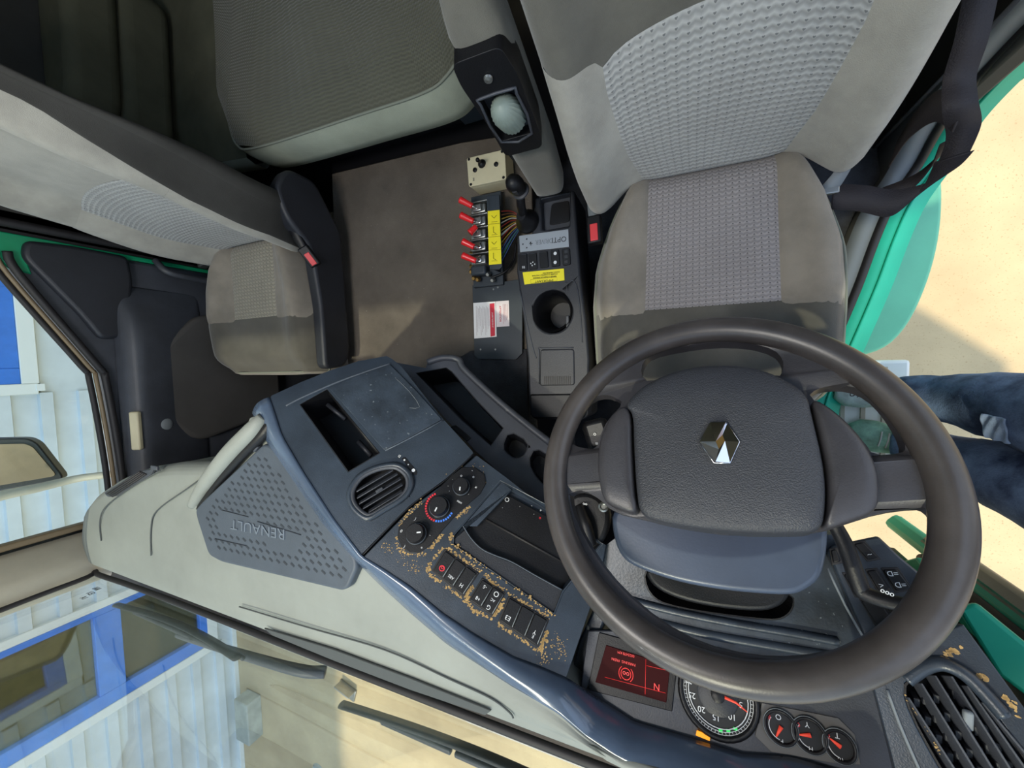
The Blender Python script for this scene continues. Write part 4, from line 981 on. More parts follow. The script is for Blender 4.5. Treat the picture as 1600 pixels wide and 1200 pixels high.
# pale roll beside the grille, with dark gap and clips between
RP = [U(302, 788, z=ZT + .0), U(325, 752, z=ZT + .012), U(360, 708, z=ZT + .02), U(395, 672, z=ZT + .02), U(412, 652, z=ZT + .01)]
tube('grille_roll', RP, [.012, .018, .019, .018, .012], M['top'], db, n=8, seg=16)
RP2 = [p + V((.018, -.010, -.008)) for p in RP]; tube('grille_gap', RP2, .012, M['black'], db, n=6)
for f in (.2, .8): c = RP[0].lerp(RP[-1], f) + V((.020, -.012, .0)); box('grille_clip', c, (.02, .035, .012), M['char'], db, .003, ax=(V((1, .9, 0)), V((-.9, 1, 0)), V((0, 0, 1))))

# ---------------- centre fascia
fx = (F(839, 1009.8) - F(676, 892)).normalized(); fy = F.n.cross(fx).normalized()          # fy points to the passenger side / windscreen? handled by use
f1 = [(416, 632), (424, 618), (470, 597), (515, 579), (560, 564), (604, 556), (613, 561), (628, 573), (690, 652), (738, 705), (740, 709), (700, 745), (640, 790), (563, 868), (520, 810), (470, 735), (437, 680)]
h_st = [(468, 632), (511, 608), (594, 708), (544, 738)]
vent_o = [(547, 776), (551, 760), (565, 743), (590, 731), (618, 727), (634, 735), (642, 747), (641, 764), (628, 780), (600, 797), (579, 809), (566, 806), (552, 792)]
fascia1 = plate('fascia_upper', [F(*q) for q in f1], F.n, 0.10, M['slate'], db, holes=[[F(*q) for q in h_st], [F(*q) for q in vent_o]], bw=.006, seg=4)
f2 = [(566, 872), (642, 794), (702, 749), (744, 711), (790, 745), (850, 792), (905, 826), (948, 852), (938, 905), (884, 1063), (845, 1046), (800, 1030), (740, 996), (690, 962), (640, 920), (600, 893)]
h_rad = [(782, 752), (870, 797), (940, 850), (880, 925), (866, 960), (707, 851), (708, 836)]
fascia2 = plate('fascia_lower', [F(*q) for q in f2], F.n, 0.09, M['slate'], db, holes=[[F(*q) for q in h_rad]], bw=.0025, seg=3)
# outer rolled edge of the fascia falling to the dash top
EI = [(420, 622), (440, 682), (472, 736), (522, 812), (566, 870), (600, 891), (640, 918), (690, 960), (740, 994), (800, 1029), (845, 1046), (886, 1064), (940, 1100), (990, 1133), (1070, 1156), (1160, 1184), (1240, 1190), (1310, 1212), (1400, 1225)]
EOP = ZP(ZT + .002)
def edge_s(s, t):
    f = s * (len(EI) - 1); i = min(int(f), len(EI) - 2); g_ = f - i
    fi = lambda k: V(F(*EI[k])) if k < 12 else V(CL(*EI[k], .004))
    a = lerp(fi(i), fi(i + 1), g_); b = lerp(V(EOP(*EO[i])), V(EOP(*EO[i + 1])), g_); b.y = max(b.y, YW + .016)
    p = lerp(a, b, t); out = (b - a); k = math.sin(t * math.pi); return p + F.n * (.010 * k) + V((0, 0, -.002 * (t < .02)))
EDGEI = None
mesh_e = gridsurf('fascia_edge', edge_s, 96, 12, mat('slate_edge_reflection', (72, 86, 106), .22, var=.10, vs=5, coat=.3), db, th=.004)  # lighter slate: the edge's bluish reflection is put into its colour
tube('edge_line', [EOP(*q) for q in EO], .0022, M['seam'], db, n=4, seg=6)
seam([(566, 868), (640, 792), (700, 747), (741, 708)], F, .0014, 'black', fascia1)
# ledge lines on the upper fascia
seam([(447, 634), (470, 622), (520, 600), (560, 585), (610, 568)], F, .0024, 'grille', fascia1, 'ledge_line')
# storage well and its sliding lid
def well(nm, pl, L_, depth, m, par, taper=.93):
    T = [pl(*q) for q in L_]; c = sum(T, V((0, 0, 0))) / len(T); Bq = [c + (p - c) * taper - pl.n * depth for p in T]
    k = len(T); vs = T + Bq; fs = [(i, (i + 1) % k, k + (i + 1) % k, k + i) for i in range(k)] + [tuple(range(k, 2 * k))]
    o = mesh(nm, vs, fs, m, par, smooth=False); o.modifiers.new('s', 'SOLIDIFY').thickness = .002; return o
well('storage_well', F, h_st, .085, M['black'], db)
tube('well_rib', [F(512, 632, -.04), F(540, 655, -.045)], .005, M['dark'], db, n=1); tube('well_rib', [F(560, 690, -.05), F(580, 712, -.05)], .005, M['dark'], db, n=1)
tube('well_roller', [F(520, 612, -.012), F(597, 708, -.012)], .009, M['black'], db, n=1)
lid = [(514, 606), (560, 586), (609, 569), (650, 610), (690, 655), (640, 683), (600, 703)]
plate('storage_lid', rounded([F(*q, .003) for q in lid], .004, 3), F.n, .008, M['scuff'], db, bw=.002)
tube('lid_highlight', [F(602, 704, .002), F(642, 684, .002), F(692, 657, .002)], .0016, M['grille'], db, n=2)
tube('lid_scratch', [F(617, 590, .0035), F(640, 612, .0035), F(656, 636, .0035), F(640, 637, .0035)], .0004, M['beltgrey'], db, n=2, seg=5)
# round-cornered vent with five blades
vc = [F(*q) for q in vent_o]; vctr = sum(vc, V((0, 0, 0))) / len(vc)
vt = tube('vent_ring', [vctr + (p - vctr) * 1.0 + F.n * .002 for p in vc], .006, M['slate'], db, n=4, closed=True, seg=10)
well('vent_box', F, vent_o, .03, M['black'], db, .95)
tube('vent_ring_inner', [vctr + (p - vctr) * .90 + F.n * .003 for p in vc], .0042, M['char'], db, n=4, closed=True, seg=10)
vd = (F(636, 742) - F(556, 790)).normalized(); vn = F.n.cross(vd).normalized()
for k in range(5):
    o_ = (k - 2) * .0118; ln = [.070, .082, .086, .084, .076][k] * .5
    c = vctr + vn * o_ - F.n * .002
    box('vent_blade', c, (ln * 2, .0024, .012), M['char'], db, .001, ax=(vd, (vn * .8 + F.n * .6), (F.n * .8 - vn * .6)))
box('vent_tab', vctr + F.n * .004, (.014, .005, .004), M['char'], db, .001, ax=(vd, vn, F.n))
# thumb wheel
tw = [(627, 716), (633, 714), (652, 737), (651, 742), (646, 742)]
plate('thumb_slot', rounded([F(*q, .001) for q in tw], .002, 3), F.n, .002, M['black'], db, bw=.0005)
for q, r_ in (((632, 719), .0018), ((638, 726), .0012), ((646, 735), .0034)): lathe('thumb_mark', F(*q, .001), F.n, [(r_, 0), (r_, .001), (0, .001)], M['wink'], db, 10)
text('thumb_mark', 'EI', F(624, 713, .001), -fx, -fy if False else fy, .007, M['wink'], db)

# heater control panel with three knobs
hp = [(621, 838), (623, 824), (633, 812), (670, 778), (704, 744), (722, 730), (742, 730), (757, 741), (759, 756), (750, 772), (715, 802), (690, 830), (672, 852), (655, 864), (640, 864), (627, 855)]
hpl = plate('heater_panel', [F(*q, .003) for q in hp], F.n, .006, M['black'], db, bw=.001)
def knob(px, py, rpx, idx, ang, par):
    c = F(px, py, .003); r = (F(px + rpx, py) - F(px, py)).length
    k = lathe('heater_knob', c, F.n, [(r * 1.15, 0), (r * 1.12, .004), (r * .98, .006), (r * .92, .018), (r * .86, .021), (0, .021)], M['black'], par, 36)
    d = (fx * math.cos(ang) + fy * math.sin(ang)); sd_ = F.n.cross(d)
    c2 = c + F.n * .0215 + d * r * .45
    box('pointer', c2, (r * .42, .0022, .0008), M['wink'], k, 0, ax=(d, sd_, F.n))
    tube('knob_rim', [c + F.n * .006 + (fx * math.cos(a_ * .524) + fy * math.sin(a_ * .524)) * r * 1.02 for a_ in range(12)], .0008, M['grille'], k, n=2, closed=True, seg=6)
    return c, r
def adir_(p, q): 
    d = F(*q) - F(*p); return math.atan2(d.dot(fy), d.dot(fx))
c1, r1 = knob(651, 834, 15, 0, adir_((651, 830), (662, 829)), hpl)
c2, r2 = knob(687, 792, 15, 1, adir_((688, 790), (684, 798)), hpl)
c3, r3 = knob(721, 761, 12.5, 2, adir_((721, 758), (720, 766)), hpl)
for k in range(22):       # red and blue temperature ring
    a0_, a1_ = adir_((687, 792), (681, 776)), adir_((687, 792), (705, 802))
    a = a0_ + (k / 21) * ((a1_ - a0_) if abs(a1_ - a0_) > math.pi else (a1_ - a0_ - math.copysign(2 * math.pi, a1_ - a0_)))
    d = fx * math.cos(a) + fy * math.sin(a)
    box('temperature_mark', c2 + d * r2 * 1.42 + F.n * .0005, (.0036, .0030, .0008), M['rink'] if k < 14 else M['bink'], hpl, 0, ax=(d, F.n.cross(d), F.n))
for (px, py, tx) in [(627, 830, '0'), (649, 811, '('), (672, 836, '-'), (632, 854, '('), (658, 857, '*'), (721, 743, 'o'), (740, 745, 'o'), (744, 761, 'x'), (718, 784, 'max'), (701, 758, '.'), (703, 766, '.'), (738, 735, '-'), (733, 771, '.'), (708, 748, '.')]:
    text('symbol', tx, F(px, py, .0036), -fx, fy, .0075 if len(tx) == 1 else .0062, M['wink'], hpl)

# radio recess, tray flap
RF = F.up(-.022)
well('radio_recess', F, h_rad, .03, M['slate'], db, .97)
plate('radio_face', [F(*q, -.020) for q in [(783, 768), (950, 858), (893, 918), (872, 952), (715, 852), (712, 840)]], F.n, .008, M['black'], db, bw=.001)
for k, (px, py, tx) in enumerate([(792, 781, 'O'), (786, 792, '.'), (813, 790, '.'), (831, 790, '-'), (845, 797, 'v'), (835, 802, '.'), (844, 809, 'o'), (862, 805, '='), (870, 822, '.')]):
    text('radio_symbol', tx, F(px, py, -.0195), -fx, fy, .012 if k == 0 else .008, M['rink'] if k == 6 else M['wink'], db)
tube('radio_slot', [F(760, 812, -.019), F(890, 884, -.019)], .0022, M['seal'], db, n=1)
fl = [(722, 819), (736, 841), (752, 857), (772, 867), (800, 878), (835, 898), (879, 921), (878, 928), (866, 959), (790, 908), (709, 850), (708, 838)]
plate('tray_flap', [F(*q, -.004) for q in fl], F.n, .01, M['dark'], db, bw=.002)
tube('flap_highlight', [F(*q, -.003) for q in [(722, 819), (736, 841), (752, 857), (772, 867), (800, 878), (835, 898), (879, 922)]], .0013, M['grille'], db, n=4, seg=6)  # paler line drawn as the highlight along the flap
plate('recess_cheek', [F(*q, -.003) for q in [(783, 753), (800, 765), (745, 822), (722, 822), (710, 838)]], F.n, .012, M['scuff'], db, bw=.003)

# push switches: banks of three, two and three
def quad(c4, u, v):
    a, b, c, d = [V(x) for x in c4]; return lerp(lerp(a, b, u), lerp(d, c, u), v)
marks = iter(['R', 'ASR', 'II', '- 5', '0', 'abc', '', '**'])
def bank(px4, n, pl, par, labels):
    c4 = [pl(*q, .0015) for q in px4]
    plate('switch_frame', [quad(c4, -.03, -.04), quad(c4, 1.03, -.04), quad(c4, 1.03, 1.04), quad(c4, -.03, 1.04)], pl.n, .012, M['seal'], par, bw=.001)
    for k in range(n):
        a, b = (k + .04) / n, (k + .94) / n
        q4 = [quad(c4, a, .03), quad(c4, b, .03), quad(c4, b, .97), quad(c4, a, .97)]
        s_ = plate('switch', [p + pl.n * .003 for p in rounded(q4, .0015, 2)], pl.n, .008, M['black'], par, bw=.001)
        e0, e1 = quad(c4, b + .01 / n, .08) + pl.n * .0035, quad(c4, b + .01 / n, .92) + pl.n * .0035
        tube('switch_edge', [e0, e1], .0007, M['beltgrey'], s_, n=1, seg=5)
        r = (q4[0] - q4[1]).normalized(); u = (q4[0] - q4[3]).normalized()
        for (uu, vv, tx, sz, mm) in labels[k]:
            text('symbol', tx, quad(c4, lerp(a, b, uu), vv) + pl.n * .0034, r, -u, sz, M[mm], s_)
bank([(696, 859.5), (746, 896), (723, 931), (676, 892)], 3, F, db, [[(.55, .66, 'O', .014, 'rink'), (.55, .66, 'o', .010, 'rink')], [(.5, .72, 'ABS', .0065, 'wink')], [(.5, .72, 'H', .009, 'wink')]])
bank([(753.7, 904.2), (788.7, 926.9), (768.4, 961.9), (733.4, 937.5)], 2, F, db, [[(.5, .22, '-5', .008, 'wink'), (.5, .75, '+8', .008, 'wink')], [(.5, .2, 'O', .012, 'wink'), (.5, .48, 'AC', .006, 'wink'), (.5, .8, 'G', .010, 'wink')]])
bank([(796, 932.6), (856, 968.4), (839, 1009.8), (780.6, 970)], 3, F, db, [[(.45, .72, 'E3', .010, 'wink')], [], [(.5, .62, 'Y', .009, 'wink'), (.5, .78, 'E', .007, 'wink')]])

# worn-off paint round the switches and the heater panel: small flakes gone down to the primer
def chips(pl, paths, n, spread, size, par, m='tan'):
    vs = []; fs = []; rnd = random.Random(n * 7 + len(paths))
    a = pl.n.cross(V((0, 1, .1))).normalized(); b = pl.n.cross(a)
    for path in paths:
        for _ in range(n):
            i = rnd.randrange(len(path) - 1); t = rnd.random()
            px = lerp(path[i][0], path[i + 1][0], t) + rnd.gauss(0, spread); py = lerp(path[i][1], path[i + 1][1], t) + rnd.gauss(0, spread)
            c = pl(px, py, .0007); k = 7; s0 = len(vs); r = size * rnd.uniform(.4, 1.3); st_ = rnd.uniform(.5, 1); ph = rnd.random() * 6
            for j in range(k):
                an = 2 * math.pi * j / k; q = r * rnd.uniform(.6, 1.2); vs.append(c + (a * math.cos(an + ph) + b * math.sin(an + ph) * st_) * q)
            fs.append(tuple(range(s0, s0 + k)))
    o = mesh('worn_paint', vs, fs, M[m], par, smooth=False); return tag(o, kind='stuff', label='tan patches of worn paint')
chips(F, [[(619, 835), (622, 858), (640, 868), (668, 865)], [(672, 858), (690, 835)], [(715, 808), (735, 790)], [(622, 822), (660, 780)]], 60, 1.6, .0016, fascia2)
chips(F, [[(700, 745), (735, 727), (758, 738), (762, 755)], [(598, 850), (610, 860)], [(640, 880), (655, 890)], [(620, 870), (655, 895)]], 26, 4.5, .0010, fascia2)
chips(F, [[(692, 855), (672, 880), (667, 893)], [(668, 896), (700, 918), (724, 936)], [(725, 936), (742, 955), (768, 968)], [(727, 932), (738, 915)], [(770, 962), (786, 935)], [(698, 856), (750, 892)], [(756, 898), (790, 925)], [(790, 925), (860, 965)], [(778, 975), (842, 1018)], [(845, 1012), (856, 985)], [(706, 832), (704, 848), (735, 870)], [(735, 872), (800, 915), (866, 962)]], 60, 1.5, .0018, fascia2)
chips(F, [[(870, 990), (880, 1020)], [(866, 1005), (876, 1025)], [(845, 1020), (855, 1040)]], 30, 5, .0011, fascia2)
chips(F, [[(728, 930), (736, 938)], [(772, 960), (782, 945)], [(846, 1018), (852, 1000)]], 14, 2, .003, fascia2)

# ---------------- lower tray with bins and cups
TR = Plane(U(745, 720, z=-.765), (.30, .30, .9))
to = [(618, 566), (665, 575), (668, 566), (690, 558), (718, 560), (724, 574), (760, 608), (800, 643), (862, 692), (890, 730), (890, 800), (860, 806), (790, 748), (742, 704), (690, 648), (640, 590)]
b1 = [(650, 583), (697, 574), (706, 580), (745, 625), (787, 669), (767, 697), (720, 656)]
cu1 = [(795, 672), (827, 690), (822, 710), (810, 718), (796, 714), (783, 700)]
cu2 = [(836, 698), (862, 714), (866, 770), (840, 752), (823, 722)]
tray = plate('lower_tray', [TR(*q) for q in to], TR.n, .09, M['char'], db, holes=[[TR(*q) for q in b1], [TR(*q) for q in chaikin(cu1, 1)], [TR(*q) for q in chaikin(cu2, 1)]], bw=.005, seg=3)
well('tray_bin', TR, b1, .10, M['black'], db, .9); well('cup_well', TR, [tuple(q) for q in chaikin(cu1, 1)], .07, M['dark'], db, .8); well('cup_well', TR, [tuple(q) for q in chaikin(cu2, 1)], .07, M['dark'], db, .8)
tube('tray_rim', [TR(*q, .003) for q in [(668, 566), (692, 559), (716, 562), (724, 576), (760, 610), (800, 645), (862, 694)]], .008, M['char'], db, n=5)
plate('tray_catch', [TR(*q, .006) for q in [(703, 667), (712, 664), (736, 684), (729, 690)]], TR.n, .01, M['black'], db, bw=.002)

# ---------------- column cowl, instrument panel
CW = Plane((0.05, -.36, -.700), (0, .30, .95))
co = [(946, 852), (962, 840), (1325, 835), (1336, 860), (1350, 1000), (1322, 1030), (1250, 1042), (1090, 1012), (1000, 990), (926, 952)]
ch = [(1003, 884), (1060, 905), (1150, 915), (1240, 925), (1242, 950), (1225, 968), (1195, 970), (1050, 950), (1012, 930)]
chx = [tuple(q) for q in chaikin(ch, 2)]
cowl = plate('column_cowl', [CW(*q) for q in co], CW.n, .10, M['scuff'], db, holes=[[CW(*q) for q in chx]], bw=.006, seg=3)
well('cowl_opening', CW, chx, .08, M['black'], db, .95)
tube('cowl_ridge', [CW(*q, .004) for q in [(975, 935), (1050, 955), (1150, 975), (1240, 990), (1310, 1003)]], .006, M['scuff'], db, n=5)
tube('cowl_ridge', [CW(*q, .0) for q in [(1000, 965), (1100, 990), (1200, 1008), (1300, 1025)]], .007, M['slate'], db, n=5)
plate('cowl_left_wall', [CW(*q, .004) for q in [(930, 945), (950, 958), (930, 1010), (912, 1075), (888, 1068), (905, 1000)]], CW.n, .06, M['scuff'], db, bw=.004)
co2 = [(918, 985), (960, 985), (1090, 1015), (1250, 1045), (1370, 1060), (1400, 1150), (1410, 1215), (1300, 1212), (1240, 1192), (1160, 1186), (1071, 1158), (992, 1136), (905, 1090)]
clu = thing('instrument_cluster', 'instrument cluster with red display, rev counter and three small gauges', 'instrument panel', (.1, -.5, -.66))
cb_ = plate('cluster_body', [CL(*q, -.004) for q in co2], CL.n, .03, M['char'], clu, bw=.002)
gpz = [(1190, 1098), (1225, 1105), (1310, 1122), (1336, 1148), (1345, 1195), (1300, 1192), (1205, 1175), (1180, 1150)]
plate('gauge_panel', [CL(*q, -.002) for q in gpz], CL.n, .003, M['dialg'], clu, bw=.0006)
clx = V((-1, 0, 0)); cly = (CL.n.cross(V((-1, 0, 0)))).normalized()
if cly.y > 0: cly = -cly
# display
sc = [(947, 1008), (1047, 1040), (1041, 1098), (930, 1066)]
scr = plate('display', [CL(*q, .001) for q in sc], CL.n, .004, M['screen'], clu, bw=.0006)
plate('display_bezel', [CL(*q, -.001) for q in [(936, 988), (1060, 1022), (1050, 1112), (918, 1078)]], CL.n, .004, M['black'], clu, bw=.001)
def ring(nm, pl, px, py, rpx, w_, m, par, off=.0015, a0=0, a1=360, k=36):
    c = pl(px, py, off); r = (pl(px, py - rpx, off) - pl(px, py + rpx, off)).length / 2
    return tube(nm, [c + (clx * math.cos(math.radians(a)) + cly * math.sin(math.radians(a))) * r for a in [a0 + (a1 - a0) * i / k for i in range(k if a1 - a0 >= 360 else k + 1)]], w_, M[m], par, n=1, seg=5, closed=a1 - a0 >= 360), c, r
ring('brake_symbol', CL, 978, 1053, 9, .0006, 'scr_on', scr); ring('brake_symbol', CL, 978, 1053, 13, .0006, 'scr_on', scr, a0=-50, a1=50, k=10); ring('brake_symbol', CL, 978, 1053, 13, .0006, 'scr_on', scr, a0=130, a1=230, k=10)
text('brake_symbol', 'oo', CL(978, 1053, .0016), clx, cly, .010, M['scr_on'], scr)
text('gear_letter', 'N', CL(1026, 1073, .0016), clx, cly, .0125, M['scr_on'], scr)
for q in ([(1009, 1030), (1008, 1085)], [(945, 1058), (1040, 1083)], [(1010, 1040), (1044, 1048)]): tube('display_line', [CL(*q[0], .0014), CL(*q[1], .0014)], .0003, M['scr_on'], scr, n=1, seg=4)
for (a, b, tx) in [(978, 1022, '0025478 KM'), (974, 1034, 'PARKING  FREIN')]: text('display_text', tx, CL(a, b, .0014), clx, cly, .0052, M['scr_on'], scr)
# rev counter
o, dc, dr = ring('dial_rim', CL, 1121, 1086, 64, .0042, 'black', clu, .002)
lathe('dial_face', dc - CL.n * .004, CL.n, [(0, .002), (dr, .002), (dr, 0)], M['dial'], clu, 48)
lathe('dial_centre', dc - CL.n * .002, CL.n, [(dr * .55, 0), (dr * .50, .002), (0, .002)], M['dark'], clu, 48)
ring('dial_line', CL, 1121, 1086, 50, .0007, 'wink', clu, .002); ring('dial_line', CL, 1121, 1086, 54, .0004, 'wink', clu, .002); ring('dial_line', CL, 1121, 1086, 58.5, .0004, 'wink', clu, .002)
for k in range(60):
    a = math.radians(6 * k); d = clx * math.cos(a) + cly * math.sin(a)
    if not 20 < k * 6 % 360 < 340: pass
    box('dial_tick', dc + d * dr * (.875 if k % 3 else .875), (dr * .06, .0005, .0004), M['wink'], clu, 0, ax=(d, CL.n.cross(d), CL.n))
for (px, py, tx) in [(1157.5, 1101, '5'), (1144, 1120, '10'), (1119, 1121, '15'), (1096, 1108, '20'), (1081, 1086, '25'), (1076, 1063, '30')]:
    text('dial_number', tx, CL(px, py, .0012), clx, cly, .0105, M['wink'], clu)
tube('needle', [CL(1124, 1086, .006), CL(1150, 1098, .006), CL(1168, 1113, .006)], [.0024, .0015, .0006], M['needle'], clu, n=1, seg=8)
lathe('needle_hub', dc, CL.n, [(.009, 0), (.009, .007), (.006, .009), (0, .009)], M['black'], clu, 24)
for (px, py) in [(1126, 1142), (1138, 1142), (1149, 1139)]: box('green_segment', CL(px, py, .0016), (.0052, .0036, .0006), M['gled'], clu, .0004, ax=(clx, cly, CL.n))
plate('amber_lamp', [CL(*q, .001) for q in [(1089, 1141), (1110, 1150), (1109, 1158), (1087, 1149)]], CL.n, .002, M['amber'], clu, bw=.0004)
for (px, py, rp, tx, nx, ny, lo, hi) in [(1220, 1137, 26, 'O', 1213, 1151, 'E', 'F'), (1265, 1149, 26, 'Y', 1249, 1148, 'C', 'H'), (1312, 1166, 24, 'T', 1297, 1154, '0', '10')]:
    o, gc, grr = ring('gauge_rim', CL, px, py, rp, .0026, 'black', clu, .002); ring('gauge_line', CL, px, py, rp + 2.5, .0006, 'beltgrey', clu, .003)
    lathe('gauge_face', gc - CL.n * .0035, CL.n, [(0, .002), (grr, .002), (grr, 0)], M['dial'], clu, 36)
    ring('gauge_scale', CL, px, py, rp * .74, .0006, 'wink', clu, .0012, a0=-35 if False else -40, a1=80, k=14)
    tube('gauge_needle', [CL(px + (px - nx) * .1, py + (py - ny) * .1, .003), CL(nx, ny, .003)], [.0028, .0009], M['needle'], clu, n=1, seg=8)
    text('gauge_symbol', tx, CL(px - 4, py - 17, .0016), clx, cly, .009, M['wink'], clu)
    text('gauge_letter', lo, CL(px - 18, py - 17, .0016), clx, cly, .007, M['rink'], clu)
    text('gauge_letter', hi, CL(px + 2, py + 21, .0016), clx, cly, .007, M['wink'], clu)

# ---------------- right hand switch panel
SP = Plane(U(1370, 920, z=-.665), (-.22, .42, .88))
spo = [(1292, 862), (1300, 852), (1372, 837), (1407, 870), (1447, 903), (1500, 965), (1440, 1030), (1354, 1004)]
spn = plate('switch_panel', [SP(*q) for q in spo], SP.n, .06, M['slate'], db, bw=.003)
tube('panel_edge', [SP(*q, .001) for q in [(1293, 888), (1320, 945), (1353, 1003)]], .0015, M['beltgrey'], db, n=2, seg=6)
for (L_, lab) in [([(1334, 850), (1349, 847), (1373, 871), (1357, 875)], '~'), ([(1298, 860), (1306, 858), (1314, 877), (1302, 880)], ''), ([(1318, 897), (1333, 897), (1352, 928), (1338, 931)], '-'),
                  ([(1354, 892), (1369, 890), (1390, 920), (1374, 924)], '<'), ([(1379, 890), (1401, 889), (1424, 919), (1401, 924)], '=D'), ([(1345, 938), (1376, 940), (1396, 972), (1370, 977)], ''), ([(1382, 941), (1400, 942), (1425, 970), (1405, 974)], '^')]:
    T = [SP(*q, .004) for q in L_]
    plate('switch_frame', [SP(*q, .0008) for q in [(L_[0][0] - 3, L_[0][1] - 3), (L_[1][0] + 2, L_[1][1] - 3), (L_[2][0] + 4, L_[2][1] + 3), (L_[3][0] - 2, L_[3][1] + 3)]], SP.n, .004, M['seal'], db, bw=.0008)
    s_ = plate('switch', rounded(T, .002, 2), SP.n, .008, M['black'], db, bw=.0015)
    if lab:
        c = sum(T, V((0, 0, 0))) / 4; r = (T[0] - T[1]).normalized(); text('symbol', lab, lerp(c, (T[2] + T[3]) / 2, .5) + SP.n * .0004, r, (T[3] - T[0]), .009, M['wink'], s_)
        if lab == '=D': text('symbol', lab, lerp(c, (T[0] + T[1]) / 2, .6) + SP.n * .0004, r, (T[3] - T[0]), .009, M['wink'], s_)

# ---------------- right hand air vent in the dash end
VP = Plane(U(1490, 1120, z=-.535), (-.25, .45, .85))
vo = [(1352, 1008), (1440, 1000), (1505, 975), (1560, 1050), (1600, 1105), (1700, 1250), (1560, 1330), (1420, 1300), (1395, 1190), (1365, 1075)]
vh = [tuple(q) for q in chaikin([(1402, 1080), (1430, 1052), (1470, 1040), (1515, 1064), (1560, 1120), (1640, 1240), (1630, 1295), (1540, 1300), (1480, 1225)], 2)]
plate('end_panel', [VP(*q) for q in vo], VP.n, .05, M['slate'], db, holes=[[VP(*q) for q in vh]], bw=.004, seg=3)
well('end_vent_box', VP, vh, .05, M['black'], db, .97)
tube('end_vent_hood', [VP(*q, .004) for q in [(1415, 1062), (1445, 1042), (1475, 1038), (1515, 1060), (1570, 1120)]], .007, M['slate'], db, n=6)
VA = [(1412, 1088), (1432, 1066), (1453, 1054), (1478, 1055), (1502, 1070), (1526, 1096)]
for k in range(6):
    a = VA[k]; b = (1524 + 28 * k, 1262)
    A_, B_ = VP(*a, -.006), VP(*b, -.006); d = (B_ - A_).normalized(); s_ = VP.n.cross(d)
    box('end_vent_blade', (A_ + B_) / 2, ((B_ - A_).length, .0022, .020), M['char'], db, .0008, ax=(d, s_, VP.n + s_ * .35))
for k in range(6):
    for j in range(5):
        c = VP(1428 + 15 * k + 17 * j, 1092 + 28 * j - 3 * k, -.016); box('end_vent_fin', c, (.006, .010, .012), M['dark'], db, .001)
tube('end_trim_line', [VP(*q, .002) for q in [(1386, 1078), (1405, 1130), (1440, 1210), (1480, 1290)]], .0016, M['beltgrey'], db, n=3, seg=6)
box('vent_tab', VP(1512, 1125, .0), (.008, .020, .006), M['beltgrey'], db, .002)
chips(VP, [[(1462, 1028), (1500, 1045)], [(1480, 1022), (1500, 1018)], [(1525, 1055), (1545, 1062)], [(1570, 1085), (1598, 1125)]], 18, 3.5, .0022, db)
chips(VP, [[(1412, 1085), (1445, 1130), (1470, 1180)]], 30, 1.2, .0012, db)
chips(CW, [[(1180, 975), (1310, 1000)], [(1200, 1010), (1290, 1030)], [(1050, 950), (1150, 975)]], 60, 2.2, .0007, db, 'beltgrey')

# ================================================================== STEERING WHEEL AND COLUMN
WC = V((0.042, -0.153, -0.564)); WN = V((math.sin(-.082), math.sin(.482), math.cos(.482))).normalized()
WX = V((0, 1, 0)).cross(WN).normalized(); WY = WN.cross(WX).normalized()
W = Plane(WC, WN)
sw = thing('steering_wheel', 'large four-spoke black leather steering wheel with a chrome diamond badge', 'steering wheel', WC)
tube('rim', [WC + (WX * math.cos(i * math.pi / 24) + WY * math.sin(i * math.pi / 24)) * .220 for i in range(48)], .0185, M['rim'], sw, n=3, seg=24, closed=True, up=None)
K = 64
ro = [WC + (WX * math.cos(2 * math.pi * i / K) + WY * math.sin(2 * math.pi * i / K)) * .218 for i in range(K)]
sd0 = -.010
Wd = W.up(sd0)
hA = [(1001, 585), (1004, 566), (1018, 552), (1060, 542), (1115, 534), (1170, 535), (1210, 546), (1224, 562), (1224, 578), (1217, 590), (1180, 575), (1110, 571), (1050, 582), (1014, 598)]
hB = [(892, 688), (893, 665), (905, 640), (925, 620), (945, 616), (960, 620), (975, 630), (950, 655), (938, 680), (932, 702), (910, 700), (897, 696)]
hC = [(1262, 620), (1275, 608), (1300, 602), (1330, 603), (1360, 615), (1385, 640), (1408, 675), (1416, 700), (1410, 708), (1365, 712), (1350, 690), (1310, 650)]
hD = [(889, 775), (896, 768), (912, 766), (935, 778), (958, 800), (1000, 810), (1100, 832), (1200, 838), (1280, 832), (1330, 816), (1380, 800), (1440, 792), (1455, 797), (1468, 815), (1462, 850), (1440, 920), (1390, 985), (1330, 1015), (1250, 1030), (1180, 1028), (1100, 1010), (1030, 972), (970, 920), (930, 870), (900, 815)]
def wpts(L_, pl=Wd): return [V(p) for p in chaikin([tuple(pl(*q)) for q in L_], 1)]
sp_ = plate('spokes', ro, WN, .020, M['leather'], sw, holes=[wpts(hA), wpts(hB), wpts(hC), wpts(hD)], bw=.007, seg=4)
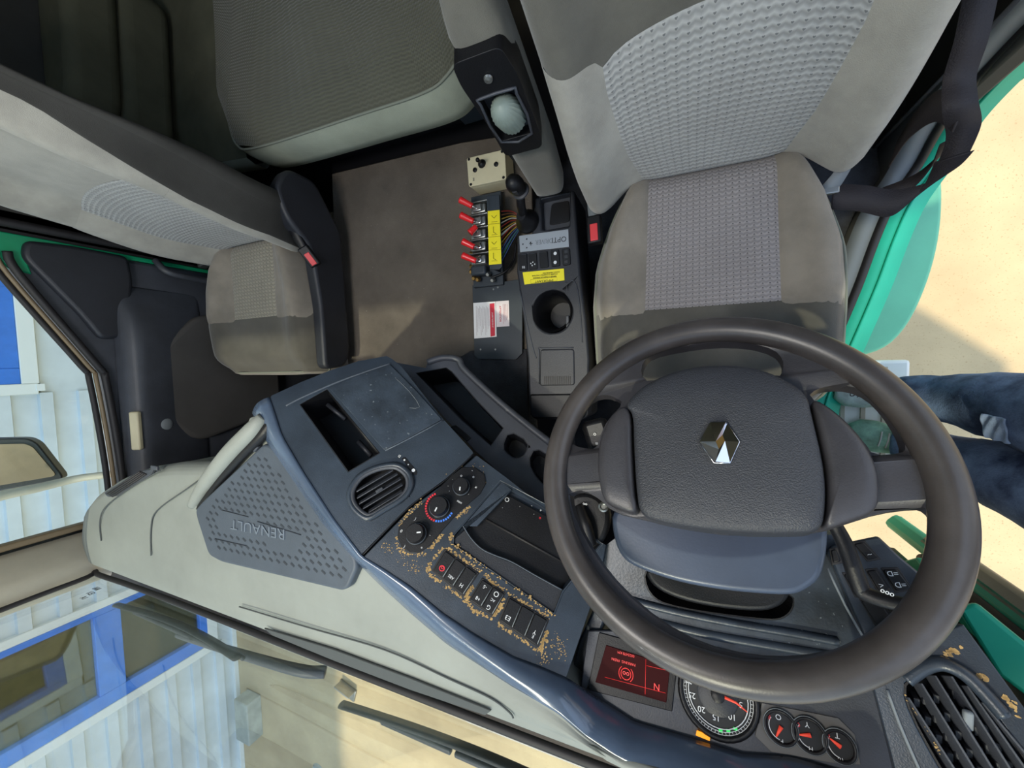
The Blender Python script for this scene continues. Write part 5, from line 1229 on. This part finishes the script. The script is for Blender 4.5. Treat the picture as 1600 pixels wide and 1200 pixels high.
# hub: domed pad and two side pieces
def dome(nm, L_, base, rise, m, par, drop=.03, n1=10, rimr=.85):
    """domed cover: outline on the wheel plane at height base, rising to base + rise"""
    pl = W.up(base + rise * .5)
    O = [V(p) for p in chaikin([tuple(pl(*q)) for q in L_], 2)]
    O = [p - WN * (p - WC).dot(WN) + WN * base for p in O]
    c = sum(O, V((0, 0, 0))) / len(O); k = len(O); vs = []; fs = []
    vs += [p - WN * drop for p in O]
    vs += [p for p in O]
    lev = [(.995, .45), (.975, .70), (.92, .80), (.80, .93), (.55, .985), (.25, 1.0)]
    for (f_, h_) in lev: vs += [c + (p - c) * f_ + WN * rise * h_ for p in O]
    vs.append(c + WN * rise)
    rows = 2 + len(lev)
    for r in range(rows - 1):
        for i in range(k): fs.append((r * k + i, r * k + (i + 1) % k, (r + 1) * k + (i + 1) % k, (r + 1) * k + i))
    for i in range(k): fs.append(((rows - 1) * k + i, (rows - 1) * k + (i + 1) % k, len(vs) - 1))
    o = mesh(nm, vs, fs, m, par); bm = bmesh.new(); bm.from_mesh(o.data); bmesh.ops.recalc_face_normals(bm, faces=bm.faces); bm.to_mesh(o.data); bm.free()
    return o
padL = [(976, 634), (990, 615), (1012, 598), (1055, 579), (1110, 570), (1165, 572), (1205, 582), (1240, 600), (1262, 618), (1270, 650), (1290, 735), (1291, 800), (1282, 832), (1240, 834), (1180, 834), (1100, 828), (1040, 818), (1000, 807), (994, 770), (990, 700), (989, 645)]
pad = dome('horn_pad', padL, .006, .022, M['pad'], sw)
dome('hub_side', [(974, 632), (987, 645), (988, 700), (992, 770), (998, 806), (960, 794), (943, 783), (936, 750), (934, 715), (940, 680), (955, 650)], .004, .018, M['leather'], sw)
dome('hub_side', [(1266, 620), (1300, 640), (1330, 668), (1352, 695), (1369, 730), (1373, 765), (1371, 800), (1330, 815), (1286, 830), (1294, 800), (1293, 735), (1274, 655)], .004, .018, M['leather'], sw)
# chrome diamond badge: hollow faceted lozenge on a dark bed
BP = W.up(.031)
ox = [(1110, 660.5), (1135.5, 662), (1155, 690.5), (1140, 723.5), (1116, 723.5), (1093.5, 690.5)]
E0 = [BP(*q) for q in ox]; bc = sum(E0, V((0, 0, 0))) / 6
e_up = (BP(1132, 661) - bc); 
badge = plate('badge_bed', [bc + (p - bc) * 1.05 for p in E0], WN, .006, M['dark'], pad, bw=.001)
# bands of the lozenge: outer hexagon to the inner parallelogram, folded ridge between
inn = [BP(*q) for q in [(1118.5, 690.5), (1128, 680), (1132.5, 690), (1124, 703)]]
rdg = WN * .006
A, B_, C_, D_, E_, G_ = E0
i0, i1, i2, i3 = inn
vs = E0 + [p + rdg * .2 for p in inn] + [lerp(E0[0], E0[1], .95) + rdg, E0[3] + (E0[4] - E0[3]) * .9 + rdg * 1.0]
fs = [(0, 10, 6, 5), (10, 7, 6), (10, 1, 2, 7), (7, 2, 8), (2, 3, 8), (3, 11, 8), (11, 9, 8), (11, 4, 5, 9), (5, 6, 9)]
bd = mesh('badge', vs, fs, M['chrome'], pad, smooth=False); s_ = bd.modifiers.new('s', 'SOLIDIFY'); s_.thickness = .0015
tube('badge_outline', E0, .0012, M['chrome'], pad, n=1, closed=True, seg=6, smoothpath=False)
plate('badge_hole', [p + rdg * .3 for p in inn], WN, .002, M['brass'], pad, bw=0)

# column shroud under the wheel
cl_ = thing('steering_column', 'slate blue steering column shroud below the wheel with stalks and key switch', 'steering column', (.05, -.3, -.75))
SH = Plane((0.05, -.28, -.622), (0, .35, .93))
so_ = [(955, 795), (1000, 780), (1290, 790), (1296, 830), (1293, 870), (1284, 905), (1262, 922), (1240, 931), (1190, 929), (1120, 922), (1050, 908), (990, 886), (968, 868), (957, 835)]
O = chaikin([tuple(SH(*q)) for q in so_], 2)
plate('shroud', O, SH.n, .09, M['shroud'], cl_, bw=.028, seg=6)
SH2 = SH.up(-.05)
lo = [(1006, 880), (1200, 880), (1242, 900), (1236, 930), (1222, 948), (1190, 958), (1100, 948), (1040, 930), (1012, 908)]
plate('lower_shroud', chaikin([tuple(SH2(*q)) for q in lo], 2), SH2.n, .10, M['black'], cl_, bw=.02, seg=4)
tube('column_shaft', [WC - WN * .035, WC - WN * .30], .035, M['black'], cl_, n=2)
stz = [(1302, 815, -.60), (1322, 855, -.595), (1342, 912, -.59), (1350, 926, -.588), (1380, 938, -.58), (1430, 948, -.57)]
stk = tube('stalk', [U(a, b, z=c) for a, b, c in stz], [.008, .0095, .010, .0095, .009, .008], M['black'], cl_, n=5, flat=.8)
text('stalk_mark', 'ooo', U(1386, 927, z=-.568), V((-1, .3, 0)), V((0, -1, .2)), .008, M['wink'], cl_)
podc = W(938, 690, -.045)
box('control_pod', podc, (.045, .075, .025), M['black'], cl_, .01, ax=(V((1, .3, 0)), V((-.3, 1, 0)), V((0, .3, 1))))
for k, tx in enumerate('o=o'): text('pod_mark', tx, podc + V((-.006 + .003 * k, .014 - .014 * k, .0145)), (-1, 0, 0), (0, -1, 0), .009, M['wink'], cl_)
# key switch and valve head between the wheel and the fascia
pk_ = thing('parking_brake_valve', 'black parking brake lever housing seen through the left of the wheel', 'brake lever', (-.12, -.25, -.75))
PB = Plane(U(915, 820, z=-.70), (.1, .3, .95))
plate('housing', chaikin([tuple(PB(*q)) for q in [(885, 772), (925, 766), (952, 790), (955, 818), (943, 850), (925, 866), (900, 860), (880, 820)]], 2), PB.n, .05, M['black'], pk_, bw=.01, seg=3)
lathe('key_ring', PB(943, 792, .012), PB.n, [(.009, 0), (.009, .004), (.006, .006), (.004, .002), (0, .002)], M['steel'], pk_, 20)
tube('lever', [PB(905, 790, .01), PB(915, 820, .02), PB(922, 850, .012)], [.008, .011, .012], M['black'], pk_)
text('marks', 'oo', PB(914, 788, .013), (-1, 0, 0), (0, -1, 0), .008, M['wink'], pk_)
lathe('brake_bolt', PB(916, 846, .018), PB.n, [(.004, 0), (.004, .002), (0, .002)], M['beltgrey'], pk_, 12)

# ================================================================== HYDRAULIC CONTROLS ON THE TUNNEL
ZM = TUN + .012
cbx = thing('control_box', 'cream square control box with a black joystick on the tunnel by the armrest', 'control box', (-.52, .56, ZM))
CBP = Plane((-.5, .5, TUN + .075), (0, 0, 1))
cq = [CBP(*q) for q in [(729, 247), (788.5, 233), (791, 279.6), (732.5, 292)]]
plate('lid', rounded(cq, .006, 3), CBP.n, .012, M['cream'], cbx, bw=.0015)
c0 = sum(cq, V((0, 0, 0))) / 4
plate('body', rounded([c0 + (p - c0) * .985 - V((0, 0, .0125)) for p in cq], .005, 3), (0, 0, 1), .05, M['cream'], cbx, bw=.0015)
for p in cq: lathe('lid_screw', lerp(p, c0, .13) + V((0, 0, .0005)), (0, 0, 1), [(.004, 0), (.004, .0008), (0, .0008)], M['black'], cbx, 12)
jb = CBP(753, 256, .001)
lathe('joystick_gaiter', jb, (0, 0, 1), [(.012, 0), (.011, .004), (.006, .010), (0, .012)], M['black'], cbx, 20)
tube('joystick', [jb + V((0, 0, .008)), jb + V((.008, -.008, .035)), jb + V((.010, -.012, .045))], [.0035, .0035, .006], M['black'], cbx, n=3)
for q in [(742.5, 266), (775.5, 257)]: lathe('push_button', CBP(*q, .0), (0, 0, 1), [(.0065, 0), (.0065, .003), (.004, .004), (0, .004)], M['black'], cbx, 16)
text('mark', 'E', CBP(740, 280, .0005), (-1, 0, 0), (0, -1, 0), .012, M['seam'], cbx)
# valve bank
vb = thing('valve_bank', 'bank of five hydraulic valves with red levers and a yellow symbol strip', 'hydraulic valves', (-.55, .38, ZM))
HP = ZP(TUN + .075)
box('base_bracket', V((-.525, .365, TUN + .022)), (.10, .27, .014), M['platem'], vb, .002)
ys = [(738, 322), (739, 345), (742, 358), (743, 385), (743, 406)]
for k, (py, lv) in enumerate(zip([326, 346, 366, 385, 406], [((719, 312), (738, 322)), ((720, 336), (740, 346)), ((734, 364), (744, 354)), ((723, 377), (741, 386)), ((723, 399), (744, 408))])):
    c = HP(747, py); c = V((c.x, c.y, TUN + .048))
    box('valve_body', c, (.048, .026, .055), M['steel'], vb, .004)
    box('valve_cap', c + V((.0, 0, .031)), (.028, .020, .010), M['chrome'] if k > 2 else M['steel'], vb, .003)
    box('clamp_plate', c + V((.012, .0165, .006)), (.075, .003, .058), M['steel'], vb, .001)
    lathe('fitting', c + V((-.034, -.006, -.01)), (-1, 0, 0), [(.007, 0), (.007, .012), (.004, .014), (0, .014)], M['brass'], vb, 6)
    P2 = ZP(TUN + .095)
    a = P2(*lv[1]); b = ZP(TUN + .105)(*lv[0])
    l_ = tube('lever', [c + V((0, 0, .03)), a], .0028, M['steel'], vb, n=2)
    tube('lever_grip', [a, lerp(a, b, .5), b], [.0075, .0085, .0098], M['red'], vb, n=4, seg=14)
for q in [(738, 424), (742, 434), (748, 436), (771, 437), (764, 428)]: lathe('fitting', ZP(TUN + .04)(*q), (0, -.4, 1), [(.008, 0), (.008, .008), (.005, .012), (0, .012)], M['brass'] if q[0] < 760 else M['steel'], vb, 6)
box('valve_end', ZP(TUN + .035)(752, 424), (.05, .03, .045), M['platem'], vb, .006)
BR = ZP(TUN + .088)
bp_ = [BR(*q) for q in [(760, 306), (780, 304), (784.5, 416), (780, 421), (765, 421)]]
brk = plate('label_bracket', bp_, (0, 0, 1), .004, M['platem'], vb, bw=.001)
plate('bracket_leg', [p for p in [BR(763, 310), BR(766, 310), BR(769, 419), BR(766, 419)]], (0, 0, 1), .07, M['platem'], vb, bw=.001)
ylq = [BR(*q, .001) for q in [(762, 330), (780.5, 328), (783.5, 412), (764, 414)]]
ysp = plate('symbol_strip', ylq, (0, 0, 1), .001, M['yellow'], vb, bw=0)
for k, y in enumerate([350.5, 370.5, 391]): tube('strip_line', [BR(763, y, .0022), BR(782.5, y - 1.5, .0022)], .0004, M['ink'], ysp, n=1, seg=4)
for k, y in enumerate([340, 360, 381, 401]):
    q = [(771, y - 6), (771, y + 3), (775, y + 5)] if k % 2 else [(768, y - 3), (772, y + 1), (776, y - 4)]
    tube('crane_symbol', [BR(a, b, .0022) for a, b in q], .0006, M['ink'], ysp, n=1, seg=4, smoothpath=False); tube('crane_symbol', [BR(768, y + 7, .0022), BR(777, y + 6.5, .0022)], .0005, M['ink'], ysp, n=1, seg=4)
wc = [('wire_red', (150, 50, 40)), ('wire_brown', (120, 78, 50)), ('wire_white', (190, 190, 180)), ('wire_yellow', (180, 150, 60)), ('wire_blue', (60, 90, 140)), ('wire_green', (60, 110, 80))]
wm = [mat(n_, c_, .5) for n_, c_ in wc]
rw = random.Random(3)
for k in range(14):
    y = 330 + 6.2 * k; hub = ZP(TUN + .03)(812, 338 + 1.5 * k)
    s0 = BR(783, y, -.012); mid = lerp(s0, hub, .5) + V((0, .01, -.012 + .01 * rw.random()))
    tube('wire', [s0, mid, hub], .0015 if k != 6 else .0028, wm[[0, 1, 3, 2, 0, 3, 2, 0, 3, 1, 4, 4, 5, 4][k]], vb, n=5, seg=6)
tube('hose', [ZP(TUN + .04)(768, 434), ZP(TUN + .03)(790, 424), ZP(TUN + .02)(803, 405), ZP(TUN + .02)(806, 380)], .0035, M['black'], vb)
# dark plate on the tunnel with two leaflets
pl_ = [ZP(ZM + .006)(*q) for q in [(738, 446), (816, 436), (816, 552), (806, 562), (747, 561), (741, 555)]]
tp = tag(plate('cover_plate', pl_, (0, 0, 1), .005, M['platem'], bw=.0008), 'dark painted metal plate on the tunnel in front of the valve bank', 'plate')
for (a, b) in [(774, 546), (751, 546), (771, 452), (778, 449)]: lathe('plate_screw', ZP(ZM + .006)(a, b), (0, 0, 1), [(.0028, 0), (.0028, .0008), (0, .0008)], M['steel'], tp, 10)
LP = ZP(ZM + .0075)
s1 = tag(plate('warning_sticker', [LP(*q) for q in [(739.5, 473.5), (774, 471), (776, 526), (741, 529)]], (0, 0, 1), .001, M['paper'], bw=0), 'white leaflet with a red band stuck on the dark tunnel plate', 'sticker')
plate('red_band', [LP(*q, .0006) for q in [(765, 474.5), (772.5, 473.5), (773.5, 524.5), (766.5, 526)]], (0, 0, 1), .0006, M['redink'], s1, bw=0)
text('band_lettering', 'AVERTISSEMENT', LP(769.5, 500, .0009), V((0, -1, 0)), V((1, 0, 0)), .0062, M['paper'], s1)
for k in range(12): tube('text_line', [LP(744 + 1.75 * k, 478 + (k % 3) * 2, .0006), LP(745 + 1.75 * k, 524 - (k % 4) * 5, .0006)], .0003, M['greyink'], s1, n=1, seg=4)
s2 = tag(plate('attention_sticker', [LP(*q, .0006) for q in [(774.5, 471), (795, 469.5), (796, 509.5), (776, 511)]], (0, 0, 1), .001, mat('pink_paper', (214, 204, 206), .6), bw=0), 'small pinkish ATTENTION leaflet beside the red-banded one on the tunnel plate', 'sticker')
text('lettering', 'ATTENTION', LP(781.5, 490.5, .0012), V((0, -1, 0)), V((1, 0, 0)), .0085, M['redink'], s2)
for k in range(4): tube('text_line', [LP(786 + 2.1 * k, 475, .0012), LP(787 + 2.1 * k, 506 - 3 * k, .0012)], .0003, M['redink'], s2, n=1, seg=4)

# ================================================================== PERSON STANDING AT THE OPEN DOOR
pr = thing('person', 'person in faded ripped blue jeans and pale green shoes standing on the driver step', 'person', (.66, -.2, -1.5))
def skin(name, joints, edges, radii, m, parent, lv=2, root=0):
    me = bpy.data.meshes.new(name); me.from_pydata([tuple(j) for j in joints], edges, []); o = link(name, me, m, parent, smooth=False)
    md = o.modifiers.new('skin', 'SKIN'); md.use_smooth_shade = True
    for i, r in enumerate(radii):
        sv = me.skin_vertices[0].data[i]; sv.radius = (r, r) if not isinstance(r, tuple) else r; sv.use_root = (i == root)
    sub(o, lv); return o
J = [(.86, -.26, -.70),                                   # pelvis
     (.84, -.17, -.78), (.735, -.155, -1.02), (.715, -.135, -1.16), (.64, -.118, -1.36), (.555, -.118, -1.45),
     (.86, -.36, -.76), (.765, -.325, -1.0), (.75, -.31, -1.14), (.66, -.275, -1.35), (.565, -.255, -1.455)]
Eg = [(0, 1), (1, 2), (2, 3), (3, 4), (4, 5), (0, 6), (6, 7), (7, 8), (8, 9), (9, 10)]
Rd = [.15, .12, .110, .098, .064, .050, .12, .12, .108, .068, .050]
jn = skin('jeans', J, Eg, Rd, M['jeans'], pr)
dm = bpy.data.textures.new('cloth_folds', 'CLOUDS'); dm.noise_scale = .06
md = jn.modifiers.new('folds', 'DISPLACE'); md.texture = dm; md.strength = .018; md.mid_level = .5
for (q, rr) in [([(.635, -.17, -1.0), (.655, -.20, -1.05), (.665, -.18, -1.12)], .03), ]: pass
# faded patches and seams lie on the denim
def limb_patch(nm, a, b, r, a0, a1, m, par, t0=0, t1=1, lift=.006):
    a = V(a); b = V(b); ax = (b - a).normalized(); u = ax.cross(V((0, 1, 0))).normalized(); v_ = ax.cross(u)
    def fn(s, t):
        an = lerp(a0, a1, s); w_ = 1 + .02 * math.sin(9 * s + 14 * t); return lerp(a, b, lerp(t0, t1, t)) + (u * math.cos(an) + v_ * math.sin(an)) * (r + lift) * w_
    o = gridsurf(nm, fn, 16, 16, m, par, th=.004); sub(o, 1); return o
limb_patch('faded_patch', (.722, -.17, -1.075), (.755, -.17, -.99), .121, -.75, .45, M['jeansl'], pr)
limb_patch('faded_patch', (.700, -.135, -1.20), (.714, -.14, -1.155), .094, .0, .6, M['jeansl'], pr)
for k in (-.75, .45):
    tube('patch_seam', [V((.722, -.17, -1.075)).lerp(V((.755, -.17, -.99)), t) + (V((-.95, 0, .3)) * math.cos(k) + V((.03, -1, -.1)) * math.sin(k)) * .124 for t in (0, .5, 1)], .004, M['thread'], pr)
# shoes
def shoe(toe, heel, m, par):
    toe = V(toe); heel = V(heel); d = (toe - heel).normalized(); s = d.cross(V((0, 0, 1))).normalized(); L = (toe - heel).length
    st = [(0, .030, .055), (.12, .036, .075), (.3, .036, .085), (.5, .038, .068), (.7, .044, .05), (.88, .040, .038), (1, .018, .022)]
    def fn(a, t):
        w_ = interp([(x[0], x[1]) for x in st], t); h = interp([(x[0], x[2]) for x in st], t); an = math.pi * a
        return heel + d * L * t + s * w_ * math.cos(an) + V((0, 0, h * math.sin(an) ** .7 + .012))
    sh = gridsurf('shoe', fn, 16, 24, m, par, th=.003)
    O = [heel + d * L * t + s * (interp([(x[0], x[1]) for x in st], t) + .003) for t in [i / 14 for i in range(15)]] + [heel + d * L * t - s * (interp([(x[0], x[1]) for x in st], t) + .003) for t in [1 - i / 14 for i in range(15)]]
    plate('sole', [p + V((0, 0, .016)) for p in O], (0, 0, 1), .022, M['sole'], sh, bw=.004)
    for k in range(5):
        t = .42 + .07 * k; w_ = .022; c = heel + d * L * t + V((0, 0, interp([(x[0], x[2]) for x in st], t) + .013)); tube('lace', [c - s * w_, c + V((0, 0, .004)), c + s * w_], .0022, M['sole'], sh, n=3, seg=6)
    return sh
shoe((.438, -.115, -1.50), (.66, -.115, -1.50), M['shoew'], pr)
shoe((.475, -.235, -1.50), (.68, -.275, -1.50), M['shoe'], pr)
text('shoe_mark', 'S', U(1334, 617, z=-1.42), (-.2, -1, 0), (1, -.2, .3), .030, M['inkd'], pr)
skin('sock', [(.60, -.118, -1.40), (.605, -.118, -1.46)], [(0, 1)], [.040, .038], M['shoed'], pr); skin('sock', [(.61, -.262, -1.40), (.61, -.265, -1.46)], [(0, 1)], [.042, .038], M['shoed'], pr)
# upper body leaning back out of the door, arms raised; all above the picture
T = [(.92, -.24, -.66), (.97, -.24, -.45), (1.0, -.24, -.20), (1.0, -.24, -.04), (1.0, -.24, .05), (1.0, -.07, -.06), (.93, .06, -.30), (.80, .06, -.12), (1.0, -.41, -.06), (.95, -.52, -.30), (.86, -.44, -.10)]
TE = [(0, 1), (1, 2), (2, 3), (3, 4), (3, 5), (5, 6), (6, 7), (3, 8), (8, 9), (9, 10)]
skin('shirt', T, TE, [.155, .135, .155, .10, .06, .065, .05, .04, .065, .05, .04], M['shirt'], pr)
def hand(base, d, up_, par, side):
    d = V(d).normalized(); u = V(up_); s = d.cross(u).normalized(); u = s.cross(d).normalized(); b = V(base)
    jj = [b, b + d * .05, b + d * .095]; ee = [(0, 1), (1, 2)]; rr = [.026, (.036, .016), (.036, .014)]
    h = skin('hand', jj, ee, rr, M['skin'], par, 2)
    for k, (off, ln) in enumerate([(-.030, .065), (-.010, .078), (.010, .072), (.029, .055)]):
        p0 = b + d * .085 + s * off * side; skin('finger', [p0, p0 + d * ln * .5 - u * .006, p0 + d * ln * .85 - u * .022, p0 + d * ln - u * .036], [(0, 1), (1, 2), (2, 3)], [.009, .0085, .008, .007], M['skin'], h, 1)
    p0 = b + d * .03 - s * .026 * side; skin('thumb', [p0, p0 + d * .03 - s * .022 * side, p0 + d * .055 - s * .026 * side - u * .012], [(0, 1), (1, 2)], [.012, .010, .008], M['skin'], h, 1)
hand((.78, .06, -.10), (-.5, -.1, .5), (.5, 0, .5), pr, 1); hand((.84, -.43, -.08), (-.5, .2, .5), (.5, 0, .5), pr, -1)
skin('neck', [(1.0, -.24, .03), (.99, -.24, .12)], [(0, 1)], [.055, .052], M['skin'], pr)
HC = V((.97, -.24, .22))
def head_s(s, t):
    th_ = s * 2 * math.pi; ph = t * math.pi; x, y, z = math.sin(ph) * math.cos(th_), math.sin(ph) * math.sin(th_), math.cos(ph)
    w_ = .075 * (1 - .18 * max(0, -z)); dx = .095 * x
    if x < 0: dx -= .018 * math.exp(-((z + .08) / .16) ** 2 - (y / .22) ** 2)                      # nose
    if x < 0: dx += .008 * math.exp(-((z - .12) / .10) ** 2 - ((abs(y) - .38) / .16) ** 2)          # eye sockets
    if x < 0: dx -= .006 * math.exp(-((z + .42) / .06) ** 2 - (y / .3) ** 2)                        # lips
    return HC + V((dx, w_ * y, .118 * z))
hd_ = gridsurf('head', head_s, 48, 32, M['skin'], pr)
gridsurf('hair', lambda s, t: HC + (head_s(s, t * .5) - HC) * 1.08 + V((.014, 0, .006)), 32, 12, M['hair'], hd_, th=.006)
for s in (-1, 1):
    lathe('eye', HC + V((-.080, s * .031, .012)), (-1, 0, 0), [(.011, 0), (.009, .006), (.004, .009), (0, .0095)], M['paper'], hd_, 14)
    lathe('ear', HC + V((.005, s * .073, -.005)), (0, s, 0), [(.026, 0), (.028, .006), (.018, .012), (0, .010)], M['skin'], hd_, 14)

# ================================================================== ADDED FILL LAMP UNDER THE CAB ROOF
lt_ = thing('added_fill_lamp', 'unseen white lamp panel added under the roof lining to brighten the cab', 'lamp', (-.55, -.15, CEIL - .02))
box('housing', (-.55, -.15, CEIL - .012), (.64, .34, .024), M['white'], lt_, .006)
box('diffuser', (-.55, -.15, CEIL - .028), (.58, .28, .010), M['lamp'], lt_, .004)
ad = bpy.data.lights.new('added_fill_light', 'AREA'); ad.shape = 'RECTANGLE'; ad.size = .56; ad.size_y = .26; ad.energy = FILL_W; ad.color = (1, .97, .93)
ao = bpy.data.objects.new('added_fill_light', ad); COL.objects.link(ao); ao.location = (-.55, -.15, CEIL - .04)

# everything was written from the eye; stand it on the yard
bpy.context.view_layer.update()
for o in COL.objects:
    if o.parent is None and o.type not in {'CAMERA', 'LIGHT'}: o.location.z += EYE
for o in COL.objects:
    if o.type == 'LIGHT' and o.name != 'sun' and o.parent is None: o.location.z += EYE
